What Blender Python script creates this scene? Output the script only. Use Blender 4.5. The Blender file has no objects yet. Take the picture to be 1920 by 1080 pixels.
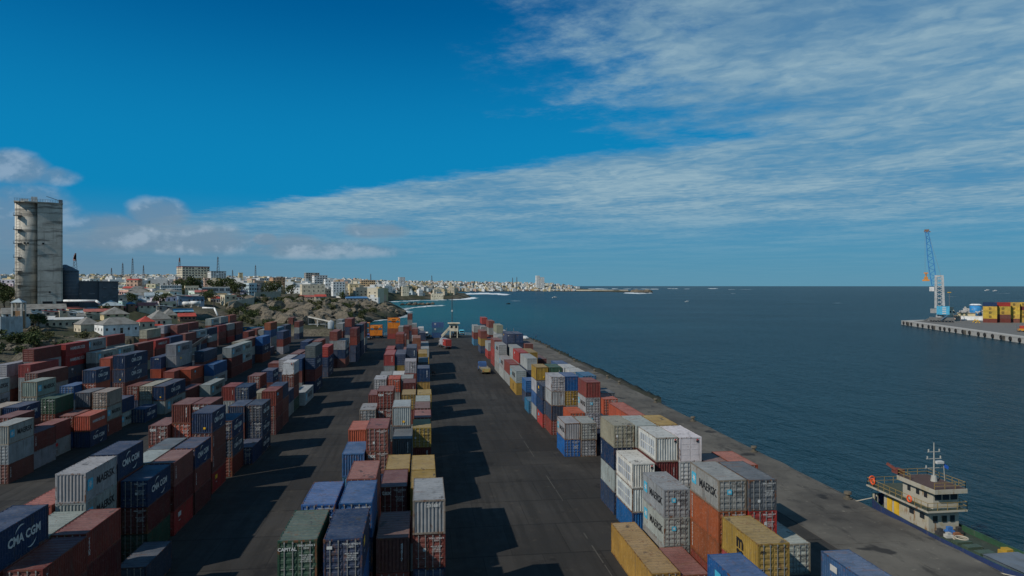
import bpy, bmesh, math, random, re
import numpy as np
from mathutils import Matrix, Vector, noise as mnoise
sc = bpy.context.scene
# ------------------------------------------------------------------ camera
F, CH, V0, UC, UV = 1280.0, 26.6, 535.0, 960.0, 792.0
TH = math.atan((UC - UV) / F); CT, ST = math.cos(TH), math.sin(TH)
cam = bpy.data.cameras.new('camera'); cam.sensor_width = 36.0; cam.lens = 36.0 * F / 1920.0
cam.shift_y = (V0 - 540.0) / 1920.0; cam.clip_start = 0.5; cam.clip_end = 90000.0
camo = bpy.data.objects.new('camera', cam); sc.collection.objects.link(camo)
camo.location = (0, 0, CH); camo.rotation_euler = (math.radians(90), 0, -TH); sc.camera = camo
# ------------------------------------------------------------------ sky and sun
SUN_EL, SUN_AZ = math.radians(39.0), math.radians(180 + 61.0)      # azimuth clockwise from +Y
sun_dir = Vector((math.sin(SUN_AZ) * math.cos(SUN_EL), math.cos(SUN_AZ) * math.cos(SUN_EL), math.sin(SUN_EL)))
sl = bpy.data.lights.new('sun', 'SUN'); sl.energy = 4.4; sl.angle = math.radians(0.53); sl.color = (1.0, 0.93, 0.83)
so = bpy.data.objects.new('sun', sl); sc.collection.objects.link(so)
so.location = (-60, -30, 120); so.rotation_euler = sun_dir.to_track_quat('Z', 'Y').to_euler()
sc.view_settings.view_transform = 'Standard'; sc.view_settings.look = 'None'
sc.view_settings.exposure = -0.24; sc.view_settings.gamma = 1.0; sc.view_settings.use_curve_mapping = False
wd = bpy.data.worlds.new('World'); sc.world = wd; wd.use_nodes = True

class NT:
    """small node-tree writer: values may be numbers, tuples or sockets"""
    def __init__(s, tree): s.t = tree; s.n = tree.nodes; s.l = tree.links
    def node(s, typ, **kw):
        n = s.n.new(typ)
        for k, v in kw.items(): setattr(n, k, v)
        return n
    def put(s, sock, v):
        if isinstance(v, bpy.types.NodeSocket): s.l.new(v, sock)
        elif v is not None:
            if sock.type == 'RGBA' and not hasattr(v, '__len__'): v = (v, v, v, 1)
            if sock.type == 'RGBA' and len(v) == 3: v = tuple(v) + (1,)
            sock.default_value = v
    def m(s, op, a, b=None, c=None, clamp=False):
        n = s.node('ShaderNodeMath', operation=op, use_clamp=clamp)
        for i, v in enumerate((a, b, c)):
            if v is not None: s.put(n.inputs[i], v)
        return n.outputs[0]
    def vm(s, op, a, b=None, scale=None):
        n = s.node('ShaderNodeVectorMath', operation=op)
        s.put(n.inputs[0], a)
        if b is not None: s.put(n.inputs[1], b)
        if scale is not None: s.put(n.inputs['Scale'], scale)
        return n.outputs[1] if op in ('DOT_PRODUCT', 'LENGTH', 'DISTANCE') else n.outputs[0]
    def sep(s, v):
        n = s.node('ShaderNodeSeparateXYZ'); s.put(n.inputs[0], v); return n.outputs
    def xyz(s, x, y, z):
        n = s.node('ShaderNodeCombineXYZ')
        for i, v in enumerate((x, y, z)): s.put(n.inputs[i], v)
        return n.outputs[0]
    def noise(s, vec, scale, detail=3, rough=.5, dist=0, col=False):
        n = s.node('ShaderNodeTexNoise'); s.put(n.inputs['Vector'], vec)
        n.inputs['Scale'].default_value = scale; n.inputs['Detail'].default_value = detail
        n.inputs['Roughness'].default_value = rough; n.inputs['Distortion'].default_value = dist
        return n.outputs[1 if col else 0]
    def ss(s, v, lo, hi, a=0.0, b=1.0):
        n = s.node('ShaderNodeMapRange', interpolation_type='SMOOTHSTEP')
        for i, q in enumerate((v, lo, hi, a, b)): s.put(n.inputs[i], q)
        return n.outputs[0]
    def mix(s, f, a, b, mode='MIX'):
        n = s.node('ShaderNodeMix', data_type='RGBA', blend_type=mode, clamp_factor=True)
        s.put(n.inputs[0], f); s.put(n.inputs[6], a); s.put(n.inputs[7], b); return n.outputs[2]

def build_world():
    w = NT(wd.node_tree); w.n.clear()
    sky = w.node('ShaderNodeTexSky', sky_type='NISHITA', sun_disc=False, sun_elevation=SUN_EL, sun_rotation=SUN_AZ)
    sky.altitude = 30; sky.air_density = 1.0; sky.dust_density = 0.6; sky.ozone_density = 3.0
    hs = w.node('ShaderNodeHueSaturation'); hs.inputs['Hue'].default_value = 0.488; hs.inputs['Saturation'].default_value = 1.5
    hs.inputs['Value'].default_value = 1.0; w.l.new(sky.outputs[0], hs.inputs['Color'])
    base = w.mix(1.0, hs.outputs[0], (0.18, 0.86, 1.06), 'MULTIPLY')
    dz_ = w.sep(w.node('ShaderNodeTexCoord').outputs['Generated'])[2]
    glow = w.m('MULTIPLY', w.ss(dz_, .40, .12), .85)
    base = w.mix(glow, base, (0.02, 2.9, 6.3))
    d = w.node('ShaderNodeTexCoord').outputs['Generated']
    x, y, z = w.sep(d)
    zc = w.m('MAXIMUM', z, 0.0)
    # cloud deck seen in plan: direction projected onto a flat layer, turned along the streaks
    den = w.m('ADD', zc, 0.012)
    pxx = w.m('DIVIDE', x, den); pyy = w.m('DIVIDE', y, den)
    cx = w.m('SUBTRACT', w.m('MULTIPLY', pxx, CT), w.m('MULTIPLY', pyy, ST))
    cy = w.m('ADD', w.m('MULTIPLY', pxx, ST), w.m('MULTIPLY', pyy, CT))
    t = w.m('SUBTRACT', w.m('MULTIPLY', cx, .791), w.m('MULTIPLY', cy, .612))
    n = w.m('ADD', w.m('MULTIPLY', cx, .612), w.m('MULTIPLY', cy, .791))
    pv = w.xyz(t, n, 0.0)
    warp = w.noise(pv, 1.6, 5, .6, 0, True)
    pw = w.vm('ADD', pv, w.vm('SCALE', w.vm('SUBTRACT', warp, (.5, .5, .5)), scale=.55))
    edge = w.m('MULTIPLY', w.m('SUBTRACT', w.noise(pv, 2.2, 6, .68), .5), 1.3)
    m1 = w.ss(w.m('ADD', n, w.m('MULTIPLY', edge, .7)), 4.1, 4.55)
    m2 = w.ss(w.m('ADD', t, w.m('MULTIPLY', edge, 2.4)), -2.3, -0.9)
    m2 = w.m('MULTIPLY', m2, w.ss(w.m('ADD', cx, w.m('MULTIPLY', edge, 1.6)), -0.25, 0.7))
    m2 = w.m('MULTIPLY', m2, w.ss(cx, -.42, .0))
    mask = w.m('MAXIMUM', m1, m2)
    st = w.noise(w.vm('MULTIPLY', pw, (0.7, 1.1, 1.0)), 1.1, 5, .46, .1)
    cells = w.noise(w.vm('MULTIPLY', pw, (1.0, 1.25, 1.0)), 7.0, 4, .5, .1)
    big = w.noise(pv, 0.42, 3, .5)
    dens = w.m('ADD', w.m('MULTIPLY', st, .38), w.m('ADD', w.m('MULTIPLY', cells, .30), w.m('MULTIPLY', big, .52)))
    alpha = w.ss(dens, .42, .74, .50, .95)
    # thin broken cloud towards the edge of the deck, denser inside
    alpha = w.m('MULTIPLY', alpha, mask)
    alpha = w.m('MULTIPLY', alpha, w.ss(zc, .02, .12, .18, 1.0))
    cloudcol = w.mix(w.ss(dens, .45, .78), (1.9, 3.7, 5.2), (4.0, 5.9, 7.0))
    c1 = w.mix(alpha, base, cloudcol)
    # low cumulus near the horizon, mostly over the land
    az = w.m('ARCTAN2', x, y)
    left = w.m('MAXIMUM', w.ss(az, -.62, .16, 1.0, 0.0), w.ss(az, 1.4, 2.0))
    cvec = w.xyz(az, w.m('MULTIPLY', zc, 1.4), 9.31)
    cu = w.noise(cvec, 9.0, 7, .58, .1)
    cu2 = w.noise(w.vm('ADD', cvec, (0.008, -0.016, 0.0)), 9.0, 7, .58, .1)
    body = None
    # heaps of cumulus: bearing, height, half-width, half-height (radians), weight
    for u, v, ru, rv, g in ((20, 318, 80, 34, 1.0), (95, 332, 62, 20, .7), (30, 400, 130, 66, .9), (300, 400, 60, 30, 1.0), (330, 445, 190, 30, .8), (392, 446, 24, 13, 1.1), (497, 449, 26, 12, 1.1), (556, 458, 56, 22, .85),
                            (705, 432, 64, 17, 1.0), (620, 470, 160, 18, .7), (180, 435, 150, 36, .8), (-160, 380, 110, 60, 1.0), (-420, 350, 150, 60, 1.0)):
        a0 = math.atan((u-UC)/F) + TH; e0 = (V0-v)/math.hypot(F, u-UC); k0 = math.cos(a0-TH)**2/F; 
        p = w.m('MULTIPLY', w.m('SUBTRACT', az, a0), 1.0/(ru*k0)); q = w.m('MULTIPLY', w.m('SUBTRACT', zc, e0), 1.0/(rv*math.cos(a0-TH)/F))
        r2 = w.m('ADD', w.m('MULTIPLY', p, p), w.m('MULTIPLY', q, q))
        f = w.ss(r2, 0.0, 1.9, g, 0.0); body = f if body is None else w.m('MAXIMUM', body, f)
    wide = w.m('MULTIPLY', w.m('MULTIPLY', w.ss(az, -1.1, -.8, 1.0, 0.0), w.ss(zc, .02, .08)), w.ss(zc, .12, .3, .7, 0.0))
    body = w.m('MAXIMUM', body, wide)
    ca = w.ss(w.m('ADD', w.m('MULTIPLY', body, .5), w.m('MULTIPLY', cu, .9)), .58, .96)
    ca = w.m('MULTIPLY', ca, w.ss(body, .0, .2))
    lit = w.ss(w.m('SUBTRACT', cu, cu2), -.03, .09)
    ccol = w.mix(lit, (2.6, 3.5, 4.5), (4.9, 5.8, 6.8))
    # horizon air: greyer over the land, clearer blue over the sea
    hz = w.ss(zc, -.02, .13, 1.0, 0.0); hz = w.m('MULTIPLY', hz, w.m('ADD', w.m('MULTIPLY', left, .10), .84))
    hcol = w.mix(left, (1.7, 3.9, 5.2), (2.2, 3.0, 3.8))
    c2 = w.mix(hz, c1, hcol)
    c3 = w.mix(w.m('MULTIPLY', ca, .62), c2, ccol)
    bg = w.node('ShaderNodeBackground'); w.l.new(c3, bg.inputs[0]); bg.inputs[1].default_value = 0.090
    out = w.node('ShaderNodeOutputWorld'); w.l.new(bg.outputs[0], out.inputs[0])
build_world()
# ------------------------------------------------------------------ helpers
R = random.Random(7)
COL = sc.collection
def PX(u, v, z=0.0):
    D = F * (CH - z) / (v - V0); X = (u - UC) / F * D
    return (X * CT + D * ST, -X * ST + D * CT)
def AT(u, D):
    X = (u - UC) / F * D
    return (X * CT + D * ST, -X * ST + D * CT)
def ZV(v, D): return CH - (v - V0) * D / F
def DEP(x, y): return x * ST + y * CT
def UPX(x, y): return UC + F * (x * CT - y * ST) / max(DEP(x, y), 1.0)
def lin(r, g, b):
    f = lambda c: (c / 255 / 12.92) if c / 255 <= .04045 else ((c / 255 + .055) / 1.055) ** 2.4
    return (f(r), f(g), f(b), 1.0)

class MB:
    """collects vertices and faces; build() links them as ONE mesh object"""
    def __init__(s): s.v = []; s.f = []; s.mi = []; s.cur = 0
    def poly(s, pts):
        n = len(s.v); s.v += [tuple(p) for p in pts]; s.f.append(tuple(range(n, n + len(pts)))); s.mi.append(s.cur); return s
    def box(s, x0, y0, z0, x1, y1, z1, M=None):
        P = [(x0,y0,z0),(x1,y0,z0),(x1,y1,z0),(x0,y1,z0),(x0,y0,z1),(x1,y0,z1),(x1,y1,z1),(x0,y1,z1)]
        if M is not None: P = [tuple(M @ Vector(p)) for p in P]
        n = len(s.v); s.v += P
        for q in ((0,3,2,1),(4,5,6,7),(0,1,5,4),(1,2,6,5),(2,3,7,6),(3,0,4,7)):
            s.f.append(tuple(n + i for i in q)); s.mi.append(s.cur)
        return s
    def bar(s, a, b, w, h=None):
        a, b = Vector(a), Vector(b); d = b - a; L = d.length
        if L < 1e-6: return s
        q = d.to_track_quat('Z', 'Y').to_matrix().to_4x4(); q.translation = a; h = h or w
        return s.box(-w/2, -h/2, 0, w/2, h/2, L, q)
    def tube(s, a, b, r0, r1=None, n=10, cap=True):
        a, b = Vector(a), Vector(b); r1 = r0 if r1 is None else r1
        q = (b - a).to_track_quat('Z', 'Y').to_matrix(); k = len(s.v)
        for c, r in ((a, r0), (b, r1)):
            for i in range(n):
                t = 2 * math.pi * i / n; s.v.append(tuple(c + q @ Vector((r*math.cos(t), r*math.sin(t), 0))))
        for i in range(n):
            j = (i + 1) % n; s.f.append((k+i, k+j, k+n+j, k+n+i)); s.mi.append(s.cur)
        if cap:
            s.f.append(tuple(k + i for i in reversed(range(n)))); s.mi.append(s.cur)
            s.f.append(tuple(k + n + i for i in range(n))); s.mi.append(s.cur)
        return s
    def prism(s, pts, z0, z1):
        n = len(pts); k = len(s.v)
        s.v += [(p[0], p[1], z0) for p in pts] + [(p[0], p[1], z1) for p in pts]
        s.f.append(tuple(k+i for i in reversed(range(n)))); s.mi.append(s.cur)
        s.f.append(tuple(k+n+i for i in range(n))); s.mi.append(s.cur)
        for i in range(n):
            j = (i+1) % n; s.f.append((k+i, k+j, k+n+j, k+n+i)); s.mi.append(s.cur)
        return s
    def torus(s, c, r, t, ax='x', n=14, m=6):
        k = len(s.v)
        for i in range(n):
            a = 2*math.pi*i/n
            for j in range(m):
                b = 2*math.pi*j/m; rr = r + t*math.cos(b); h = t*math.sin(b)
                p = {'x': (h, rr*math.cos(a), rr*math.sin(a)), 'y': (rr*math.cos(a), h, rr*math.sin(a)), 'z': (rr*math.cos(a), rr*math.sin(a), h)}[ax]
                s.v.append((c[0]+p[0], c[1]+p[1], c[2]+p[2]))
        for i in range(n):
            for j in range(m):
                s.f.append((k+i*m+j, k+((i+1)%n)*m+j, k+((i+1)%n)*m+(j+1)%m, k+i*m+(j+1)%m)); s.mi.append(s.cur)
        return s
    def mesh(s, name, mats=()):
        me = bpy.data.meshes.new(name); me.from_pydata(s.v, [], s.f)
        for m in (mats if isinstance(mats, (list, tuple)) else [mats]): me.materials.append(m)
        if any(s.mi): me.polygons.foreach_set('material_index', s.mi)
        me.update(); return me
    def build(s, name, mats, parent=None, smooth=False, **kw):
        me = s.mesh(name, mats)
        if smooth: me.polygons.foreach_set('use_smooth', [True]*len(me.polygons))
        return put(name, me, parent, **kw)
def put(name, data, parent=None, loc=None, rot=None, scl=None, color=None):
    o = bpy.data.objects.new(name, data); COL.objects.link(o)
    if parent is not None: o.parent = parent
    if loc is not None: o.location = loc
    if rot is not None: o.rotation_euler = rot
    if scl is not None: o.scale = (scl,)*3 if not hasattr(scl, '__len__') else scl
    if color is not None: o.color = color
    return o
def tag(o, label, cat, group=None):
    o['label'] = label; o['category'] = cat
    if group: o['group'] = group
    return o
def thing(name, label, cat, loc=(0,0,0), rz=0.0, group=None):
    return tag(put(name, None, None, loc, (0, 0, rz)), label, cat, group)
def struct(o): o['kind'] = 'structure'; return o
def stuff(o, label=None, cat=None):
    o['kind'] = 'stuff'
    if label: o['label'] = label; o['category'] = cat
    return o
def ordn(n):
    w = ['first','second','third','fourth','fifth','sixth','seventh','eighth','ninth','tenth']
    if n <= 10: return w[n-1]
    return '%d%s' % (n, 'th' if 10 < n % 100 < 14 else {1:'st',2:'nd',3:'rd'}.get(n % 10, 'th'))

# ------------------------------------------------------------------ materials
def mat(name, fn):
    m = bpy.data.materials.new(name); m.use_nodes = True; k = NT(m.node_tree); k.n.clear()
    b = k.node('ShaderNodeBsdfPrincipled'); o = k.node('ShaderNodeOutputMaterial'); k.l.new(b.outputs[0], o.inputs[0])
    fn(k, b); return m
def setp(k, b, col=None, rough=None, metal=None, spec=None):
    if col is not None: k.put(b.inputs['Base Color'], col)
    if rough is not None: k.put(b.inputs['Roughness'], rough)
    if metal is not None: k.put(b.inputs['Metallic'], metal)
    if spec is not None: k.put(b.inputs['Specular IOR Level'], spec)
def bump(k, b, h, s=.3, d=.05):
    n = k.node('ShaderNodeBump'); n.inputs['Strength'].default_value = s; n.inputs['Distance'].default_value = d
    k.put(n.inputs['Height'], h); k.l.new(n.outputs[0], b.inputs['Normal'])
def objv(k):
    """object coordinates shifted by a per-object random so that copies do not repeat"""
    tc = k.node('ShaderNodeTexCoord').outputs['Object']; oi = k.node('ShaderNodeObjectInfo')
    r = k.m('MULTIPLY', oi.outputs['Random'], 97.0)
    return k.vm('ADD', tc, k.xyz(r, k.m('MULTIPLY', r, 1.7), k.m('MULTIPLY', r, .6))), oi, tc
def paint(rust=.5, dust=.0, patches=False, attr=False):
    def fn(k, b):
        v, oi, tc = objv(k)
        col = oi.outputs['Color']
        if attr:
            v = tc; col = k.node('ShaderNodeVertexColor', layer_name='Col').outputs[0]
        lo = k.noise(v, .55, 4, .6); hi = k.noise(v, 5.0, 4, .65)
        fade = k.m('ADD', k.m('MULTIPLY', lo, .5), k.m('MULTIPLY', hi, .22))
        c = k.mix(k.ss(fade, .24, .56), k.mix(1.0, col, (.62,.61,.60), 'MULTIPLY'), col)
        c = k.mix(k.m('MULTIPLY', k.ss(hi, .5, .75), .28), c, (.20,.185,.165))
        if dust: c = k.mix(k.m('ADD', k.m('MULTIPLY', k.m('ADD', oi.outputs['Random'], .35), dust*1.2), k.m('MULTIPLY', k.m('SUBTRACT', lo, .5), .5)), c, (.25,.23,.205))
        grime = k.noise(k.vm('MULTIPLY', v, (2.2, 2.2, .3)), 1.0, 5, .65); c = k.mix(k.m('MULTIPLY', k.ss(grime, .50, .70), .45), c, (.055,.05,.043))
        # rust runs: noise drawn out vertically, plus blotches
        sv = k.vm('MULTIPLY', v, (3.2, 3.2, .35))
        run = k.m('ADD', k.m('MULTIPLY', k.noise(sv, 1.6, 5, .7), .6), k.m('MULTIPLY', k.noise(v, 1.1, 5, .68), .5))
        rnd = k.m('MULTIPLY', oi.outputs['Random'], .09)
        amt = k.m('MULTIPLY', k.ss(k.m('ADD', run, rnd), .72 - .12*rust, .80 - .10*rust), min(1.0, .5 + .5*rust))
        rc = k.mix(hi, (.06,.022,.010), (.17,.075,.032))
        c = k.mix(amt, c, rc)
        if patches:
            pn = k.noise(k.vm('MULTIPLY', v, (.8, .45, 1.0)), .8, 5, .62)
            c = k.mix(k.m('MULTIPLY', k.ss(pn, .63, .68), .75), c, (.035,.032,.03))
            pn2 = k.noise(k.vm('MULTIPLY', v, (.35, 1.2, 1.0)), .7, 4, .6)
            c = k.mix(k.m('MULTIPLY', k.ss(pn2, .60, .70), .5), c, (.16,.085,.05))
        setp(k, b, c, k.m('ADD', .5, k.m('MULTIPLY', hi, .25)), 0, .35)
        bump(k, b, k.m('ADD', k.noise(v, 1.4, 2, .5), k.m('MULTIPLY', hi, .2)), .45, .05)
    return fn
M_WALL = mat('container_paint', paint(.45))
M_FRAME = mat('container_frame_paint', paint(1.0))
M_ROOF = mat('container_roof_paint', paint(.35, .19, True))
M_DOOR = mat('container_door_paint', paint(.5, .06))
M_STUFF = mat('container_mass_paint', paint(.5, .08, attr=True))
M_ROD = mat('galvanised_rod', lambda k, b: setp(k, b, k.mix(k.noise(objv(k)[0], 3, 3), (.20,.19,.17), (.38,.37,.35)), .55, .4))
def flat(name, c, rough=.6, var=.25, scale=2.0, metal=0.0, bmp=.15):
    def fn(k, b):
        v, oi, tc = objv(k); n = k.noise(v, scale, 5, .62)
        setp(k, b, k.mix(n, tuple(x*(1-var) for x in c[:3]), tuple(min(1, x*(1+var)) for x in c[:3])), rough, metal, .35)
        if bmp: bump(k, b, n, bmp, .04)
    return mat(name, fn)
M_WHITE = flat('white_lettering', (.46,.46,.44), .6, .2)
M_BLACK = flat('black_lettering', (.012,.012,.014), .6, .2)
M_LBLUE = flat('light_blue_panel', lin(64,158,184), .55, .12)
M_REDL = flat('red_marking', lin(180,40,35), .55, .12)
M_YELL = flat('yellow_marking', lin(215,165,40), .55, .12)
M_STEEL = flat('grey_steel', (.16,.17,.18), .55, .3, 3.0, .3)
M_DARK = flat('dark_rubber', (.015,.015,.016), .8, .3)
M_GLASS = mat('dark_glass', lambda k, b: setp(k, b, (.015,.02,.026), .12, 0, .6))
def objmat(name, rough=.8, stain=.35, scale=.35, streak=True, bmp=.2):
    """plaster / sheet / stone whose colour is the object's own colour"""
    def fn(k, b):
        v, oi, tc = objv(k); c = oi.outputs['Color']
        n = k.noise(v, scale, 5, .62); h = k.noise(v, scale*9, 4, .6)
        c2 = k.mix(k.ss(n, .3, .62), k.mix(1.0, c, (1-stain, 1-stain*1.05, 1-stain*1.12), 'MULTIPLY'), c)
        if streak:
            sn = k.noise(k.vm('MULTIPLY', v, (1.6, 1.6, .12)), .9, 4, .65)
            c2 = k.mix(k.m('MULTIPLY', k.ss(sn, .55, .72), stain), c2, (.11,.10,.085))
        c2 = k.mix(k.m('MULTIPLY', h, .22), c2, (.24,.22,.19))
        setp(k, b, c2, rough, 0, .25)
        if bmp: bump(k, b, h, bmp, .06)
    return mat(name, fn)
M_PLASTER = objmat('plaster'); M_SHEET = objmat('sheet_roof', .65, .4, .5, False); M_PAINT = objmat('painted_steel', .5, .25, .8)
def rock(k, b):
    v, oi, tc = objv(k)
    n = k.noise(v, .35, 6, .65); h = k.noise(v, 2.4, 6, .7); z = k.sep(k.node('ShaderNodeNewGeometry').outputs['Position'])[2]
    c = k.mix(n, (.060,.051,.039), (.225,.19,.14)); c = k.mix(k.ss(h, .52, .68), c, (.028,.025,.02)); c = k.mix(k.m('MULTIPLY', k.ss(k.noise(v, .13, 4, .6), .56, .66), .6), c, (.055,.06,.03))  # dark noise blotches paint shaded crevices into the rock colour
    c = k.mix(k.ss(z, -2.6, .6, .8, 0.0), c, (.03,.027,.022))        # wave-wetted, weed-stained band above the sea
    setp(k, b, c, .9, 0, .2); bump(k, b, h, .8, .5)
M_ROCK = mat('rock', rock)
def leafmat(name, a, c):
    def fn(k, b):
        oi = k.node('ShaderNodeObjectInfo'); g = k.node('ShaderNodeNewGeometry')
        n = k.noise(g.outputs['Position'], 1.3, 3, .6)
        t = k.m('ADD', k.m('MULTIPLY', n, .8), k.m('MULTIPLY', oi.outputs['Random'], .35))
        setp(k, b, k.mix(t, a, c), .75, 0, .2)
        b.inputs['Transmission Weight'].default_value = 0
    return mat(name, fn)
M_LEAF = leafmat('foliage', (.015,.027,.009), (.068,.085,.026))
M_LEAF2 = leafmat('dry_shrub_foliage', (.035,.042,.016), (.12,.118,.05))
M_BARK = flat('bark', (.09,.07,.05), .9, .35, 3)
M_CONC = flat('pale_concrete', (.34,.325,.295), .9, .3, .4)

# ------------------------------------------------------------------ the setting: yard, quay, sea, land
YARD = [(-106, -45), (53.2, -45), (53.2, 341), (21, 367), (-38, 371), (-106, 371)]
def asphalt(k, b):
    g = k.node('ShaderNodeNewGeometry').outputs['Position']
    n1 = k.noise(g, .035, 5, .6); n2 = k.noise(g, .5, 5, .68); n3 = k.noise(g, 9.0, 3, .6)
    tr = k.noise(k.vm('MULTIPLY', g, (1.0, .06, 1.0)), .9, 4, .6)
    c = k.mix(k.ss(n1, .3, .7), (.024,.0225,.0205), (.043,.0405,.037))
    c = k.mix(k.m('MULTIPLY', k.ss(tr, .42, .62), .8), c, (.022,.021,.019))
    c = k.mix(k.m('MULTIPLY', k.ss(n2, .58, .72), .6), c, (.070,.063,.054))
    c = k.mix(k.m('MULTIPLY', k.ss(k.noise(g, .22, 4, .6), .62, .70), .6), c, (.012,.0115,.011))
    c = k.mix(k.m('MULTIPLY', n3, .3), c, (.052,.048,.043))
    br = k.node('ShaderNodeTexBrick'); k.put(br.inputs['Vector'], k.vm('MULTIPLY', g, (.085, .03, 1.0))); br.inputs['Scale'].default_value = 1.0
    k.put(br.inputs['Color1'], (.82,.82,.82)); k.put(br.inputs['Color2'], (1.16,1.15,1.13)); k.put(br.inputs['Mortar'], (.55,.55,.55)); br.inputs['Mortar Size'].default_value = .004
    c = k.mix(.8, c, br.outputs[0], 'MULTIPLY')
    oil = k.noise(k.vm('MULTIPLY', g, (1, .5, 1)), .11, 5, .7); c = k.mix(k.m('MULTIPLY', k.ss(oil, .60, .66), .7), c, (.014,.0135,.013))
    dust = k.noise(k.vm('ADD', g, (71, 13, 0)), .05, 6, .7); c = k.mix(k.m('MULTIPLY', k.ss(dust, .52, .72), .45), c, (.066,.060,.051))
    setp(k, b, c, k.ss(n2, .3, .7, .78, .97), 0, .18); bump(k, b, k.m('ADD', n3, n2), .3, .03)
M_ASPH = mat('asphalt', asphalt)
def quayc(k, b):
    g = k.node('ShaderNodeNewGeometry').outputs['Position']
    n1 = k.noise(g, .09, 5, .65); n2 = k.noise(k.vm('MULTIPLY', g, (1, .35, 1)), .5, 6, .68); n3 = k.noise(g, 6.0, 4, .6)
    c = k.mix(k.ss(n1, .3, .68), (.055,.050,.043), (.122,.111,.092))
    c = k.mix(k.m('MULTIPLY', k.ss(n2, .52, .70), .8), c, (.030,.028,.025))
    c = k.mix(k.m('MULTIPLY', k.ss(k.noise(g, .8, 5, .7), .60, .72), .7), c, (.21,.19,.15))
    c = k.mix(k.m('MULTIPLY', k.ss(k.noise(k.vm('ADD', g, (40, 3, 0)), .16, 3, .6), .64, .69), .8), c, (.012,.012,.013))
    setp(k, b, c, .88, 0, .25); bump(k, b, k.m('ADD', n3, n2), .4, .04)
M_QUAY = mat('quay_concrete', quayc)
m = MB(); m.prism(YARD, -1.2, 0.0); struct(m.build('ground', M_ASPH))
gnd = bpy.data.objects['ground']; M_LINE = flat('worn_line_paint', (.062,.058,.048), .85, .4, .8)
for x0, y0, y1, wd_ in ((17.2, 60, 130, .1), (40.6, 30, 300, .14)):
    yy = y0
    while yy < y1:
        L_ = R.uniform(1.5, 7.0)
        if R.random() < .55: mb = MB(); mb.box(x0-wd_/2+R.uniform(-.03, .03), yy, .001, x0+wd_/2, yy+L_, .004); mb.build('painted_line', M_LINE, gnd)
        yy += L_ + R.uniform(.2, 3.5)
# quay apron: worn concrete bays with open joints along the water
ap = struct(put('quay', None, None, (0, 0, 0)))
edge_x = lambda y: 53.2 + .18 * math.sin(y * .21) + .12 * math.sin(y * .73 + 1)
yy = 20.0; bay = 0
while yy < 341:
    y2 = min(yy + 9.0, 341.0)
    for xa, xb in ((41.5, 47.3), (47.33, None)):
        mb = MB(); g = .03; zz = .012 + R.uniform(0, .012)
        n = 6; xr = [edge_x(yy + g + (y2 - yy - 2*g)*i/n) + R.uniform(-.06, .06) for i in range(n+1)] if xb is None else [xb]*(n+1)
        left = [(xa, yy+g+(y2-yy-2*g)*i/n) for i in range(n+1)]; right = [(xr[i], yy+g+(y2-yy-2*g)*i/n) for i in range(n+1)]
        mb.prism([p for p in right] + left[::-1], .004, .012 + zz)
        mb.build('concrete_slab', M_QUAY, ap)
    yy = y2
mb = MB(); mb.prism([(52.7, 20), (53.35, 20), (53.35, 341), (52.7, 341)], -7, -.02); mb.build('quay_wall', M_QUAY, ap)
mb = MB(); mb.prism([(53.3, 340.4), (53.3, 341.1), (21.2, 367.3), (-38, 371.3), (-38, 370.5), (20.8, 366.4)], -7, -.02); mb.build('quay_end_wall', M_QUAY, ap)

SEA_Z = -3.0
def water(k, b):
    g = k.node('ShaderNodeNewGeometry').outputs['Position']
    gw = k.vm('MULTIPLY', g, (1.0, .55, 1.0))
    w1 = k.noise(gw, .20, 4, .62, .4); w2 = k.noise(gw, .9, 4, .62, .4); w3 = k.noise(gw, .03, 4, .6, .3)
    broad = k.noise(k.vm('MULTIPLY', g, (.5, 1, 1)), .006, 4, .6, .4)
    x, y, z = k.sep(g)
    shallow = k.m('MULTIPLY', k.ss(y, 330, 700), k.ss(x, 260, -60))
    c = k.mix(broad, (.002,.017,.028), (.005,.030,.042))
    c = k.mix(k.m('MULTIPLY', shallow, .75), c, (.006,.11,.105))
    setp(k, b, c, .22, 0, .5)
    h = k.m('ADD', k.m('ADD', k.m('MULTIPLY', w1, .8), k.m('MULTIPLY', w2, .3)), k.m('MULTIPLY', w3, 1.6))
    bp = k.node('ShaderNodeBump'); bp.inputs['Strength'].default_value = .9; bp.inputs['Distance'].default_value = 1.7; k.put(bp.inputs['Height'], h)
    # rough sea: wave faces hide one another, so the grazing reflection never reaches a mirror's
    df = k.node('ShaderNodeBsdfDiffuse'); k.put(df.inputs[0], c); k.l.new(bp.outputs[0], df.inputs['Normal'])
    gl = k.node('ShaderNodeBsdfGlossy'); gl.inputs['Roughness'].default_value = .2; k.l.new(bp.outputs[0], gl.inputs['Normal'])
    fr = k.node('ShaderNodeFresnel'); fr.inputs['IOR'].default_value = 1.33; k.l.new(bp.outputs[0], fr.inputs['Normal'])
    mx = k.node('ShaderNodeMixShader'); k.put(mx.inputs[0], k.m('MINIMUM', k.m('MULTIPLY', fr.outputs[0], .62), k.m('ADD', .25, k.m('MULTIPLY', broad, .22)))); k.l.new(df.outputs[0], mx.inputs[1]); k.l.new(gl.outputs[0], mx.inputs[2])
    k.l.new(mx.outputs[0], [n for n in k.n if n.type == 'OUTPUT_MATERIAL'][0].inputs[0]); k.n.remove(b)
M_WATER = mat('sea_water', water)
mb = MB(); n = 96; rad = [0, 400, 1500, 6000, 26000]
cx, cy = 20.0, 60.0
for r in rad[1:]:
    for i in range(n): mb.v.append((cx + r*math.sin(2*math.pi*i/n), cy + r*math.cos(2*math.pi*i/n), SEA_Z))
mb.v.append((cx, cy, SEA_Z)); c0 = len(mb.v) - 1
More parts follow.
